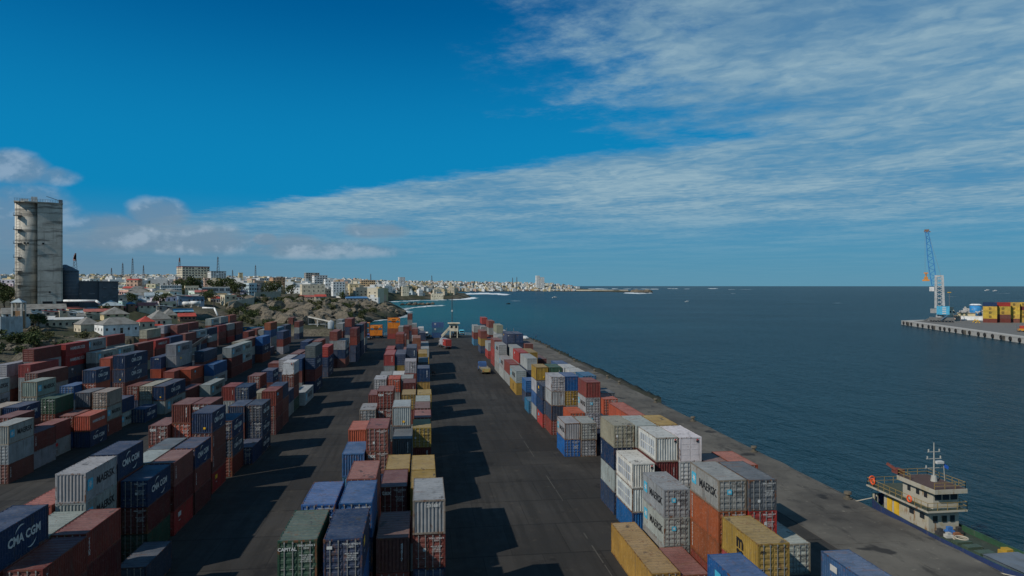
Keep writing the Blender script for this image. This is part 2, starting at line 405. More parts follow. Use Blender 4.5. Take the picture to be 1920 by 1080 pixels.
for i in range(n):
    mb.f.append((c0, (i+1) % n, i)); mb.mi.append(0)
    for q in range(len(rad)-2): mb.f.append((q*n+i, q*n+(i+1) % n, (q+1)*n+(i+1) % n, (q+1)*n+i)); mb.mi.append(0)
struct(mb.build('sea', M_WATER))
# land: coastline given as points on the sea surface, heights spread from survey points
COAST = [(676,628),(668,611),(688,603),(700,600.5),(720,599),(738,597),(752,593.5),(760,590),(762,586.5),(752,582),(735,578.5),(722,573.5),
         (716,569),(722,566),(742,563),(770,562.6),(800,561.6),(835,561.2),(862,560.6),(880,558.2),(884,556.6),(862,554.4),(828,553.4),(800,552.3),
         (792,550.4),(800,548.3),(850,547.2),(930,546.7),(985,546.3),(1060,546.6),(1120,547.2),(1170,548.0),(1190,547.4),(1192,546.2),(1160,545.2),(1100,543.4),(1075,541.6),(1060,540.2)]
coast = [PX(u, v, SEA_Z) for u, v in COAST]
LANDPOLY = [(-104.0, 120.0), (-104.0, 369.0), (-38.5, 371.0)] + coast + [AT(1040, 9000), AT(-900, 9000), AT(-2600, 1200), (-420, -60), (-108, -60)]
LP = np.array(LANDPOLY)
def inside(P):
    x, y = P[:, 0], P[:, 1]; r = np.zeros(len(P), bool); n = len(LP)
    for i in range(n):
        x1, y1 = LP[i]; x2, y2 = LP[(i+1) % n]
        c = ((y1 > y) != (y2 > y)); 
        with np.errstate(divide='ignore', invalid='ignore'): r ^= c & (x < (x2-x1)*(y-y1)/(y2-y1+1e-12) + x1)
    return r
def shore_d(P):
    d = np.full(len(P), 1e9); C = np.array(coast)
    for a, b in zip(C[:-1], C[1:]):
        ab = b - a; t = np.clip(((P - a) @ ab) / (ab @ ab), 0, 1)
        d = np.minimum(d, np.linalg.norm(P - (a + t[:, None]*ab), axis=1))
    return d
CP = []
def cp(u, v, D): x, y = AT(u, D); CP.append((x, y, ZV(v, D)))
for u in (-120, 0, 60):
    for v, D in ((668,205),(645,222),(628,238),(617,255),(598,268),(585,300),(572,345),(562,420),(552,560),(541,850),(533,1300),(527,2000),(522,3200)): cp(u, v, D)
for u in (140, 200, 250, 300):
    for v, D in ((640,245),(627,262),(612,292),(598,320),(585,350),(572,400),(560,470),(549,640),(539,900),(532,1300),(525,2100),(520,3300)): cp(u, v, D)
for u in (350, 400):
    for v, D in ((618,330),(602,348),(590,370),(578,410),(566,450),(556,540),(547,680),(537,1000),(530,1500),(524,2500)): cp(u, v, D)
for u in (450, 500):
    for v, D in ((612,362),(600,395),(583,450),(566,530),(556,600),(546,740),(537,1050),(530,1600),(525,2600)): cp(u, v, D)
for u in (560, 620):
    for v, D in ((612,375),(600,420),(585,470),(571,540),(562,620),(553,720),(545,880),(537,1300),(530,2000),(527,3200)): cp(u, v, D)
for u in (660, 690):
    for v, D in ((596,470),(583,530),(572,600),(566,690),(558,800),(550,1000),(543,1500),(536,2400),(529,3800)): cp(u, v, D)
for v, D in ((590,610),(583,650),(577,700)): cp(725, v, D)
for u, q in ((760, ((556,1500),(549,1900),(543,2700),(534,4200),(529,5200))), (850, ((545,3350),(541,3700),(533,4600),(529,5600))),
             (930, ((545.6,3500),(541,3900),(534,4800),(531,5800))), (1000, ((545,3600),(540,4000),(535,4800),(533.5,6000))), (1060, ((545.6,3600),(542,4200),(538,5200)))):
    for v, D in q: cp(u, v, D)
for y in range(-40, 370, 30): CP.append((-107.0, y, 0.3))
for x in range(-105, -40, 20): CP.append((float(x), 376.0, 0.4))
CPA = np.array(CP)
def height(P):
    P = np.atleast_2d(np.asarray(P, float)); out = np.empty(len(P))
    for i in range(0, len(P), 4000):
        Q = P[i:i+4000]
        d = np.linalg.norm(Q[:, None, :] - CPA[None, :, :2], axis=2)
        sc_ = 12 + .045 * DEPA(Q)[:, None]
        w = 1.0 / (d**2 + sc_**2)**1.9
        out[i:i+4000] = (w * CPA[None, :, 2]).sum(1) / w.sum(1)
    ins = inside(P); sd = shore_d(P)
    k = np.clip(sd / (10 + .03*DEPA(P)), 0, 1)
    land = (SEA_Z + .5) + (np.maximum(out, SEA_Z + 1.0) - (SEA_Z + .5)) * k**.55
    return np.where(ins, land, np.maximum(SEA_Z - 6, SEA_Z + .5 - sd*.45))
def DEPA(P): return P[:, 0]*ST + P[:, 1]*CT
def hz(x, y): return float(height([(x, y)])[0])
us = np.concatenate([np.linspace(-900, -60, 26), np.linspace(-40, 800, 200), np.linspace(806, 1240, 76)])
Ds = np.concatenate([np.geomspace(150, 520, 66), np.geomspace(528, 1800, 52), np.geomspace(1850, 9000, 34)])
UU, DD = np.meshgrid(us, Ds); X = (UU - UC)/F*DD
GX, GY = X*CT + DD*ST, -X*ST + DD*CT
P = np.stack([GX.ravel(), GY.ravel()], 1); Z = height(P)
inyard = (P[:, 0] > -105.5) & (P[:, 0] < 60) & (P[:, 1] < 370)
Z = np.where(inyard, -1.6, Z)
rough = np.array([mnoise.fractal(Vector((p[0]*.05, p[1]*.05, 0)), .9, 2.0, 5) for p in P])
Z = Z + np.where((Z > -1.5) & ~inyard, rough * np.clip(DEPA(P)*.006, 1.3, 2.4), 0)
nx, ny = len(us), len(Ds)
faces = [(j*nx+i, j*nx+i+1, (j+1)*nx+i+1, (j+1)*nx+i) for j in range(ny-1) for i in range(nx-1)
         if max(Z[j*nx+i], Z[j*nx+i+1], Z[(j+1)*nx+i], Z[(j+1)*nx+i+1]) > SEA_Z - 1.5]
def earth(k, b):
    g = k.node('ShaderNodeNewGeometry').outputs['Position']
    n1 = k.noise(g, .02, 6, .65); n2 = k.noise(g, .16, 6, .7); n3 = k.noise(g, 1.1, 5, .7)
    z = k.sep(g)[2]
    c = k.mix(k.ss(n2, .3, .7), (.08,.068,.05), (.18,.155,.115))
    c = k.mix(k.ss(n1, .38, .56), c, (.042,.048,.022))
    c = k.mix(k.m('MULTIPLY', k.ss(n3, .46, .62), .85), c, (.045,.039,.03))
    c = k.mix(k.ss(z, -2.7, -.4, .9, 0.0), c, (.035,.03,.024))
    setp(k, b, c, .95, 0, .15); bump(k, b, k.m('ADD', n3, n2), .7, .5)
M_EARTH = mat('dry_earth', earth)
mb = MB(); mb.v = [tuple(q) for q in np.c_[P, Z]]; mb.f = faces; mb.mi = [0]*len(faces)
struct(mb.build('land', M_EARTH, None, True))
# foam: broken white strips along the shore
def foamm(k, b): setp(k, b, k.mix(k.noise(k.node('ShaderNodeNewGeometry').outputs['Position'], .15, 5, .7), (.45,.52,.53), (.82,.84,.84)), .8)
M_FOAM = mat('sea_foam', foamm)
mb = MB()
def foam_line(pts, wid, step=None, fill=.75):
    for a, b in zip(pts[:-1], pts[1:]):
        a, b = Vector((*a, 0)), Vector((*b, 0)); L = (b-a).length; D = DEP(a.x, a.y); st = max(3.0, D*.004); n = max(2, int(L/st))
        t = (b-a).normalized(); nr = Vector((-t.y, t.x, 0))
        for i in range(n):
            if R.random() > fill: continue
            vw = Vector((a.x, a.y, 0)).normalized(); px1 = D*D/37900.0
            p = a + (b-a)*((i+R.random())/n) + vw*R.uniform(-.9, .9)*wid*.35*px1
            l = D*R.uniform(.003, .011); w = wid*.13*px1*R.uniform(.4, 1.7); k = 11; hx = Vector((vw.y, -vw.x, 0))
            pts_ = []
            for q in range(k):
                an = 2*math.pi*q/k; rr = R.uniform(.55, 1.15)
                pts_.append(tuple(p + hx*math.cos(an)*l*rr + vw*math.sin(an)*w*rr + Vector((0, 0, SEA_Z+.12+R.uniform(0, .05)))))
            mb.poly(pts_)
foam_line([PX(u, v, SEA_Z) for u, v in ((686,605),(700,602),(716,600.6),(738,598.5),(754,595),(762,591))], 1.8, fill=.6)
foam_line([PX(u, v, SEA_Z) for u, v in ((764,586),(756,580),(775,577),(800,574.5),(832,572.5))], 1.9, fill=.5)
foam_line([PX(u, v, SEA_Z) for u, v in ((735,566),(765,564.5),(800,563),(832,562.4))], 1.9, fill=.55)
foam_line([PX(u, v, SEA_Z) for u, v in ((850,562),(876,560.5),(886,558))], 3.0, fill=.9)
foam_line([PX(u, v, SEA_Z) for u, v in ((868,551.5),(900,550),(930,551),(950,552.4))], 3.4, fill=.7)
foam_line([PX(u, v, SEA_Z) for u, v in ((1175,549.2),(1196,549.8),(1220,549.5))], 3.0, fill=.9)
foam_line([PX(u, v, SEA_Z) for u, v in ((1085,542.5),(1130,541.5),(1200,541.8),(1280,541.5),(1350,541.2))], 2.2, fill=.25)
for _ in range(11):
    u, v = R.uniform(880, 1880), R.choice([R.uniform(541, 552), R.uniform(550, 575)]); p = PX(u, v, SEA_Z); foam_line([p, (p[0]+.012*DEP(*p), p[1])], .7, fill=.5)
stuff(mb.build('sea_foam', M_FOAM), 'broken white surf and foam flecks on the teal sea', 'foam')
DATA = """
R 19.89 54.12 1 Y4H
R 22.45 54.12 1 P2
R 23.24 60.40 111 Gm2d Gm2d G2d
R 25.64 54.04 1111 Gm2d Lv2d Lv2d R2
R 28.20 53.79 1100 A2d E2d E2d N2
R 25.41 46.84 100 Ys2d Eh2 R2
R 21.02 39.52 100 Bk2 N2 R2
R 30.76 52.96 10 G2d A2d
R 33.14 45.31 10 Bk2 N2
R 25.87 70.05 1100 W2e M2e G2 R2
R 28.43 69.85 1100 Wd2d W2d G2 N2
R 31.10 67.11 100 M2 N2 R2
R 33.66 67.69 100 O2 R2 G2
R 23.22 76.80 1111 T2d Nv2 G2 N2
R 25.78 76.48 1000 G2 R2 B2 R2
R 28.34 76.44 1000 Y2 G2 R2 N2
R 23.15 69.67 111 W2e W2e B2e
R 23.10 103.87 11 Gm2e B2d
R 25.66 103.56 11 G2d G2d
R 25.81 111.97 10 O2 R2
R 23.90 119.20 1111 G2d G2e N2e R2
R 23.42 125.40 111 Nk2 N2 Ek2
R 26.46 119.26 1100 B2e Y2d G2 R2
R 28.37 111.58 1110 R2e Gm2d Gm2d N2
R 29.72 119.52 1000 C2 R2 G2 R2
R 30.93 109.97 100 O2d N2d R2
R 32.28 116.28 000 A2 N2 R2
R 30.84 94.51 100 O4 R4 N4
R 23.56 133.37 1100 Y2e G2d B2d G2d
R 26.20 133.09 1000 Kr2e G2 R2 N2
R 28.92 132.47 0000 W2 R2 G2 N2
R 29.14 125.72 0000 W2 Y2 R2 N2
R 28.76 138.98 0000 B2 G2 R2 B2
R 24.23 151.45 10 B2d N2d
R 23.06 139.56 1 C2d
R 23.77 163.89 11 Gm4Hd Ys4He
R 24.02 178.23 10 R4H Gm4H
R 23.93 190.56 10 Gm4H Gm4H
R 23.96 203.48 100 Gm4Hd Gm4H Gm4H
R 24.50 221.45 000 R4H E4H E4H
R 24.79 245.56 00 Gm4H E4H
R 26.30 262.75 00 R4H G4H
R 23.74 265.79 000 R4Hd Ys4H N4H
R 26.28 293.25 000 G4H N4H E4H
R 23.72 301.17 000 Gm4He R4H C4H
R 26.72 165.44 100 G4He N4Hd R4H
R 26.72 180.16 100 Ek4H G4H N4H
R 27.18 194.23 000 Gm4H G4H R4H
R 27.23 209.61 1000 Nk4Hd N4Hd G4H R4H
R 29.79 209.27 1000 N4Hd N4Hd G4H R4H
R 29.28 179.86 000 Y4Hd R4H G4H
R 32.35 206.14 000 R4Hd M4H N4H
R 33.66 190.40 00 M4H N4H
R 27.35 237.52 000 G4H G4H G4H
R 28.84 285.78 0000 R4Hd G4He R4H N4H
R 28.55 314.20 0000 E4Hd N4H G4H R4H
R 28.86 254.90 1000 T4Hd G4H R4H N4H
R 31.64 261.80 000 W4H G4H R4H
R 35.60 284.33 00 W4H G4H
M -7.88 44.86 1000 Kp2d G2 R2 N2
M -5.06 44.77 1100 Nk2d B2 R2 N2
M -7.64 51.98 1000 B2d G2 N2 R2
M -4.92 51.93 1100 B2d N2 R2 R2
M -5.12 58.42 1000 Pv2d R2 G2 N2
M -7.65 78.07 100 B2e C2 R2
M 0.50 52.01 1110 Gn2e Rk2d N2 R2
M -2.17 51.55 110 Mv2e R2 N2
M -2.63 64.72 100 Mx2d R2 G2
M -2.54 70.94 100 Y2 R2 N2
M -2.48 84.85 100 Av2e G2 R2
M -2.79 92.18 1000 G2e A2e N2 R2
M -0.06 91.05 110 Y2d Mv2e R2
M 0.12 64.15 100 Y2 R2 G2
M 0.11 70.35 100 Y2 G2 N2
M 0.01 98.16 100 P2 R2 N2
M 0.00 105.64 100 M2 G2 R2
M 0.11 111.84 100 G2 N2 R2
M -2.33 119.03 100 Y2d R2 G2
M 0.31 118.68 100 Y2 N2 R2
M -5.67 106.39 1100 Rx2d Rx2d G2 R2
M -5.09 78.84 1100 Rk2d Rx2d N2 R2
M -8.36 90.94 100 O2e N2 R2
M -8.23 105.24 100 G2d R2 N2
M -7.99 119.42 100 R2e T2 R2
M -8.43 139.36 100 G2d N2 R2
M -5.68 139.00 100 Ok2d G2 R2
M -3.07 139.97 000 G2e R2 N2
M -2.49 133.30 100 Mk2e R2 G2
M 0.24 134.49 1100 Nv2e Y2e R2 N2
M -7.63 145.81 000 G2 R2 N2
M -5.07 146.16 000 W2 N2 R2
M -7.71 162.39 1000 Ev4e G4e R4 N4
M -5.15 162.69 1000 N4d Y4d R4 G4
M -2.51 147.65 1000 G2d R2d N2 R2
M -2.59 164.80 1000 Nv4He R4H G4H N4H
M 0.18 168.92 000 A4d R4 N4
M 0.05 190.04 000 Y4e R4 G4
M 0.74 204.93 000 G4 Y4 N4
M 0.74 219.10 000 G4 N4 R4
M 0.02 259.98 000 N4Hd R4H N4H
M -1.82 212.21 0000 L4e R4 N4 G4
M -6.93 211.58 1000 R4Hd N4H R4H G4H
M -9.49 203.77 000 E4 R4 N4
M -8.70 259.72 00 N4e R4
M -7.01 244.49 000 R4H M4H N4H
M -4.37 201.72 000 R4 G4 R4
M -7.04 301.40 000 M4H R4H G4H
M -9.60 313.02 000 G4 R4 N4
M -6.50 360.00 0000 R4Hd G4H R4H N4H
M -3.90 333.62 000 G4 R4 N4
M -0.65 304.06 000 W4 R4 N4
M -3.22 296.99 000 R4 W4 R4
L -27.54 69.86 111 Nc2d M2d K2
L -24.57 61.72 1 N2
L -27.34 76.54 111 Rv2 M2 Ek2
L -27.32 83.11 111 Nc2d Rv2 M2
L -27.76 91.18 1111 Nc2e Rv2 Rv2 Ek2
L -27.45 99.15 111 Nc2d Nc2 R2
L -26.22 105.34 1 N2d
L -26.19 111.54 111 Nc2d Nc2d Nc2
L -28.78 111.16 100 N2e R2 G2
L -27.10 125.98 111 Rk2e R2 M2
L -27.19 132.18 110 N2 R2 R2
L -28.00 142.17 00 Nc2 G2
L -28.02 148.37 1100 Wd2d R2d R2 K2
L -35.70 170.96 000 R2e T2 N2
L -27.01 155.48 1 Gm4Hd
L -27.49 173.54 1111 A4Hd Nc4Hd R4Hd Nc4H
L -30.30 171.37 100 N4H R4H G4H
L -33.14 170.59 100 G4Hd N4H R4H
L -30.05 184.41 000 R4H N4H G4H
L -33.13 184.84 000 R4H G4H N4H
L -35.83 241.76 0 Gm4Hd
L -28.32 202.90 111 Ek4Hd Nc4Hd Nc4H
L -33.64 224.45 000 R4Hd N4H G4H
L -37.07 222.86 100 N4Hd R4H G4H
L -31.08 222.93 00 Nc4H Nc4H
L -25.96 225.80 111 Gm4He Nc4H R4H
L -29.06 259.47 00 E4H Gm4H
L -29.55 280.73 00 N4H T4H
L -23.77 242.40 1111 M4Hd R4H N4H N4H
L -28.52 226.50 1000 R4Hd G4He N4H R4H
L -23.94 261.49 0000 Nc4Hd Gm4Hd Nc4H N4H
L -26.50 251.54 10000 R4Hd N4H G4H R4H N4H
L -23.87 276.01 0000 M4H R4H G4H N4H
L -32.11 273.22 0000 G4He R4H N4H R4H
L -35.81 302.78 0000 G4H R4H N4H R4H
L -30.22 69.93 1100 Nc2 R2 G2 N2
L -30.11 63.35 1100 Gm2e Gm2e R2 N2
L -26.51 55.53 110 Rv2 M2 R2
L -29.07 55.18 100 G2 R2 N2
L -26.17 48.90 100 Rv2 M2 R2
L -28.73 48.67 1000 Nc2 R2 R2 N2
L -32.67 63.11 100 O2e R2 N2
L -29.90 76.80 100 G2 R2 N2
L -30.04 83.00 100 A2 N2 R2
L -32.57 98.13 1100 Rv2e O2d G2 R2
L -30.01 98.18 1000 Rx2d O2 R2 N2
L -35.13 97.02 100 Rx2d O2d N2
L -35.67 132.38 100 R2e G2 N2
L -33.11 131.50 100 N2d R2 G2
L -34.61 147.35 100 R2d N2 T2
L -33.89 156.20 100 Nc2 R2 N2
L -32.05 141.61 00 T2 R2
C -56.15 99.38 111 Gm2e G2 Rv2
C -56.71 106.36 11 Rv2 G2
C -57.55 112.55 11 R2 Gk2
C -55.22 119.95 11 Oh2e Nc2e
C -57.99 120.31 10 R2d B2d
C -56.25 128.39 111 T2d Gm2 Rv2
C -59.08 128.52 100 A2e R2 N2
C -57.04 135.84 11 N2 Gm2
C -54.48 140.39 1 Nc2
C -53.72 148.62 11 Nc4He Gm4He
C -56.56 149.39 10 T4Hd G4H
C -59.40 149.77 10 R4Hd N4H
C -53.82 160.95 1 M4H
C -51.26 170.34 1 Gm4H
C -55.36 187.39 11 B4H Gm4H
C -58.01 177.54 11 Ok4He R4H
C -60.57 173.71 10 R4H O4H
C -63.13 182.72 1100 Gm4He Gk4He N4H R4H
C -65.69 179.63 110 Nn4He O4He N4H
C -59.94 194.19 100 N4He R4H N4H
C -55.56 204.77 111 Gm4He M4H M4H
C -55.79 217.40 111 Gm4H Gm4H R4H
C -60.94 247.63 00 Gm4H Nc4H
C -55.82 244.48 111 B4Hd Nc4H R4H
C -58.35 224.83 000 T4Hd N4H R4H
C -58.38 237.16 000 R4H G4H N4H
C -58.49 264.67 0 Nc4H
C -61.22 282.45 1000 L4Hd B4Hd G4He Gm4H
C -61.16 296.92 000 C4H Nk4H R4H
C -61.84 316.28 000 N4H B4H Eh4H
C -72.43 390.93 000 R4Hd R4Hd G4Hm
C -61.55 347.98 000 R4H G4H N4H
C -65.52 124.24 1100 Gm2e G2 R2 N2
C -61.74 122.32 110 K2d R2 N2
C -62.91 114.32 100 Nc2e R2 G2
C -65.47 114.03 100 T2 N2 R2
C -59.27 105.55 100 R2 M2 G2
C -63.24 140.04 1100 Nc2e O2d R2 N2
C -65.80 137.00 100 B2d G2 R2
C -64.16 155.12 1110 Nc4He Nc4He R4H G4H
C -73.62 125.30 1100 Gm2 Gm2 R2 N2
C -77.05 178.74 100 O4H R4H N4H
C -88.96 166.90 100 E4He G4He G4He
C -94.08 167.30 111 G4Hd G4H R4H
C -78.93 150.35 110 R4H G4H N4H
D -91.52 173.29 1000 R4Hd Gm4He L4H B4H
D -90.82 186.18 1111 Eh4H Eh4H Ak4H N4H
D -91.84 198.51 1000 Gm4H R4H G4H N4H
D -92.88 213.96 1000 R4H G4H R4H N4H
D -87.48 194.85 100 Gm4Hd Ak4H R4H
D -88.04 208.53 100 Gm4H G4H R4H
D -87.13 220.86 100 R4Hd R4H T4H
D -86.85 234.23 110 Eh4H R4H G4H
D -87.19 248.45 100 N4H R4H G4H
D -92.75 242.79 1000 T4Hd O4H R4H G4H
D -92.43 270.44 1000 R4Hd E4H G4H N4H
D -93.07 285.09 1000 R4H Gm4H G4H N4H
D -96.03 267.51 1000 G4Hd R4H N4H R4H
D -87.87 265.48 100 R4Hd M4H G4H
D -89.39 283.62 100 Gm4H M4H N4H
D -89.14 297.02 100 N4Hd Gm4H R4H
D -90.48 315.66 000 Eh4H R4H M4H
D -90.02 327.99 000 Gm4H R4H Eh4H
D -89.39 340.32 000 R4H R4H N4H
D -94.80 319.99 1000 Gm4He L4H R4H G4H
D -95.80 338.22 0000 Gm4H N4H R4H G4H
D -96.35 355.59 0000 Oh4H R4H G4H N4H
C -79.47 337.86 00 R4H G4H
C -74.41 329.40 00 G4H R4H
C -78.53 318.91 10 R4H N4H
C -54.50 272.79 111 N4H R4H G4H
"""
# ------------------------------------------------------------------ shipping containers
PAL = {'W': ('white', (222,224,222)), 'G': ('light grey', (166,171,170)), 'T': ('beige grey', (170,164,144)), 'A': ('dark grey', (84,93,102)),
       'N': ('navy blue', (12,52,92)), 'B': ('bright blue', (10,90,152)), 'C': ('teal blue', (40,118,156)), 'R': ('rust red', (128,56,46)),
       'L': ('orange brown', (150,80,46)), 'P': ('faded brick red', (152,84,72)), 'O': ('orange red', (182,82,54)), 'E': ('bright red', (166,44,40)),
       'Y': ('mustard yellow', (172,138,54)), 'K': ('green', (38,84,64)), 'M': ('maroon', (104,40,38)), 'Z': ('bright yellow', (232,192,70)), 'H': ('bright orange', (226,128,24))}
MARKW = {'m': 'star emblem', 'c': 'white swoosh lettering', 'h': 'white side lettering', 'x': 'white door lettering', 's': 'black letters',
         'p': 'white door lettering', 'v': 'vertical white writing', 'k': 'small white logo', 'n': 'white number', 'd': 'red door badge', 'r': 'rust patches'}
CW = 1.219
M_PANEL = flat('grey_panel', (.34,.37,.40), .4, .1)
def corr(n0, n1, pitch, dep, base):
    """trapezoid profile: list of (along, depth)"""
    k = max(2, round((n1-n0)/pitch)); p = (n1-n0)/k; o = []
    for i in range(k): o += [(n0+p*i, base), (n0+p*(i+.28), base), (n0+p*(i+.5), base-dep), (n0+p*(i+.78), base-dep)]
    return o + [(n1, base)]
_mesh = {}
def cmesh(kind, L, h):
    key = (kind, round(L, 2), round(h, 2))
    if key in _mesh: return _mesh[key]
    m = MB(); mt = M_WALL
    if kind in ('side_wall', 'body'):
        pr = corr(.13, L-.13, .30, .05, CW-.012)
        for sgn in ((1,) if kind == 'side_wall' else (1, -1)):
            for (a, d), (b, e) in zip(pr[:-1], pr[1:]):
                q = [(sgn*d, a, .14), (sgn*e, b, .14), (sgn*e, b, h-.09), (sgn*d, a, h-.09)]
                m.poly(q if sgn > 0 else q[::-1])
    if kind in ('end_wall', 'body'):
        pr = corr(-CW+.12, CW-.12, .275, .055, .02)
        for (a, d), (b, e) in zip(pr[:-1], pr[1:]):
            d2, e2 = .02 + (.02-d), .02 + (.02-e)
            m.poly([(a, d2, .14), (b, e2, .14), (b, e2, h-.09), (a, d2, h-.09)])
        if kind == 'body': m.poly([(CW-.1, L-.04, .14), (-CW+.1, L-.04, .14), (-CW+.1, L-.04, h-.09), (CW-.1, L-.04, h-.09)])
    if kind in ('frame', 'body'):
        if kind == 'frame': mt = M_FRAME
        for x in (-1, 1):
            for y0, y1 in ((0, .14), (L-.14, L)):
                m.box(min(x*CW, x*(CW-.13)), y0, 0, max(x*CW, x*(CW-.13)), y1, h)
            m.box(min(x*CW, x*(CW-.07)), .14, .01, max(x*CW, x*(CW-.07)), L-.14, .15)
            m.box(min(x*CW, x*(CW-.06)), .14, h-.10, max(x*CW, x*(CW-.06)), L-.14, h-.005)
            for y in (0, L):
                for z in (0, h):
                    m.box(x*CW-.09 if x > 0 else x*CW-.006, (-.006 if y == 0 else L-.17), z-.004 if z == 0 else h-.118, x*CW+.006 if x > 0 else x*CW+.09, (.17 if y == 0 else L+.006), .118 if z == 0 else h+.004)
        for y0 in (.004, L-.124):
            m.box(-CW+.13, y0, .012, CW-.13, y0+.12, .15); m.box(-CW+.13, y0, h-.13, CW-.13, y0+.12, h-.008)
    if kind == 'roof':
        mt = M_ROOF; pr = corr(.12, L-.12, .55, .022, h-.012)
        for (a, d), (b, e) in zip(pr[:-1], pr[1:]): m.poly([(-CW+.055, a, d), (CW-.055, a, d), (CW-.055, b, e), (-CW+.055, b, e)])
    if kind == 'door':
        mt = M_DOOR; x0, x1 = .012, CW-.135; z0, z1 = .155, h-.135
        m.box(x0, .045, z0, x1, .085, z1)
        k = 5; p = (z1-z0-.1)/k
        for i in range(k):
            za = z0+.05+p*i; zb = za+p*.56
            m.poly([(x0+.07, .012, za+.05), (x1-.07, .012, za+.05), (x1-.07, .012, zb), (x0+.07, .012, zb)])
            m.poly([(x0+.05, .044, za), (x1-.05, .044, za), (x1-.07, .012, za+.05), (x0+.07, .012, za+.05)])
            m.poly([(x0+.07, .012, zb), (x1-.07, .012, zb), (x1-.05, .044, zb+.06), (x0+.05, .044, zb+.06)])
            m.poly([(x0+.05, .044, za), (x0+.07, .012, za+.05), (x0+.07, .012, zb), (x0+.05, .044, zb+.06)])
            m.poly([(x1-.07, .012, za+.05), (x1-.05, .044, za), (x1-.05, .044, zb+.06), (x1-.07, .012, zb)])
    if kind == 'lock_rod':
        mt = M_ROD; m.box(-.024, -.03, .09, .024, .008, h-.07); m.box(-.05, -.036, .75, .2, -.008, .80); m.box(-.045, -.034, .1, .045, .01, .2); m.box(-.045, -.034, h-.2, .045, .01, h-.1)
    if kind == 'door_plain':
        mt = M_DOOR; z0, z1 = .155, h-.135; m.box(.012, .03, z0, CW-.135, .085, z1)
        for i in range(1, 4): zz = z0+(z1-z0)*i/4; m.box(.1, .012, zz-.02, CW-.25, .03, zz+.02)
    me = m.mesh(kind, mt); _mesh[key] = me; return me
# ---- lettering, cut once as mesh and shared
_txt = {}
def textmesh(s, mt, size, bold=.0, vertical=False, extra=None):
    key = (s, mt.name, size, bold, vertical, extra)
    if key in _txt: return _txt[key]
    cu = bpy.data.curves.new('t', 'FONT'); cu.body = '\n'.join(s) if vertical else s
    cu.size = size; cu.offset = bold; cu.align_x = 'CENTER'; cu.align_y = 'CENTER'; cu.resolution_u = 2
    if vertical: cu.space_line = .62
    o = bpy.data.objects.new('t', cu); COL.objects.link(o)
    dg = bpy.context.evaluated_depsgraph_get(); me = bpy.data.meshes.new_from_object(o.evaluated_get(dg))
    bpy.data.objects.remove(o); bm = bmesh.new(); bm.from_mesh(me)
    def arc(cx, cy, r, a0, a1, w):
        n = 8; vs = []
        for i in range(n+1):
            a = math.radians(a0+(a1-a0)*i/n); ww = w*math.sin(math.pi*(i+.3)/(n+.6))
            vs.append((bm.verts.new((cx+(r-ww)*math.cos(a), cy+(r-ww)*math.sin(a), 0)), bm.verts.new((cx+(r+ww)*math.cos(a), cy+(r+ww)*math.sin(a), 0))))
        for p, q in zip(vs[:-1], vs[1:]): bm.faces.new((p[0], p[1], q[1], q[0]))
    if extra == 'swoosh':
        arc(-.45*size, 0, 1.05*size, 70, 150, .07*size); arc(.75*size, -.1*size, 1.05*size, 250, 330, .07*size)
    if extra == 'under': 
        for k in range(3): bm.faces.new([bm.verts.new(q) for q in ((-1.2*size, -.75*size-.2*k*size, 0), (.3*size, -.75*size-.2*k*size, 0), (.3*size, -.68*size-.2*k*size, 0), (-1.2*size, -.68*size-.2*k*size, 0))])
    bm.to_mesh(me); bm.free(); me.materials.clear(); me.materials.append(mt); me.name = 'lettering'
    _txt[key] = me; return me
def starmesh():
    if 'star' in _txt: return _txt['star']
    m = MB(); r = .62
    pts = []
    for q, (cx, cy) in enumerate(((1, 1), (-1, 1), (-1, -1), (1, -1))):
        for j in range(4):
            a = math.radians(90*q + 30*j); pts.append((cx*(r-.16)+.16*math.cos(a), cy*(r-.16)+.16*math.sin(a), 0))
    m.poly(pts); m.cur = 1; sp = []
    for i in range(14):
        a = math.pi/2 + math.pi*i/7; rr = .5 if i % 2 == 0 else .2; sp.append((rr*math.cos(a), rr*math.sin(a), .004))
    for i in range(14): m.poly([(0, 0, .004), sp[i], sp[(i+1) % 14]])
    _txt['star'] = m.mesh('emblem', [M_LBLUE, M_WHITE]); return _txt['star']
def plate(name, w, h, mt):
    if name in _txt: return _txt[name]
    m = MB(); m.box(-w/2, -h/2, 0, w/2, h/2, .006); _txt[name] = m.mesh(name, mt); return _txt[name]
def on_side(root, name, me, sgn, along, z, s=1.0):
    """fix a flat mesh on the left (-1) or right (+1) side; along is measured in reading direction from the middle"""
    L = root['_L']; y = L/2 + sgn*along
    put(name, me, root, (sgn*(CW+.002), y, z), (math.pi/2, 0, sgn*math.pi/2), s)
def on_front(root, name, me, x, z, s=1.0, dy=0.0): put(name, me, root, (x, -.036-dy, z), (math.pi/2, 0, 0), s)
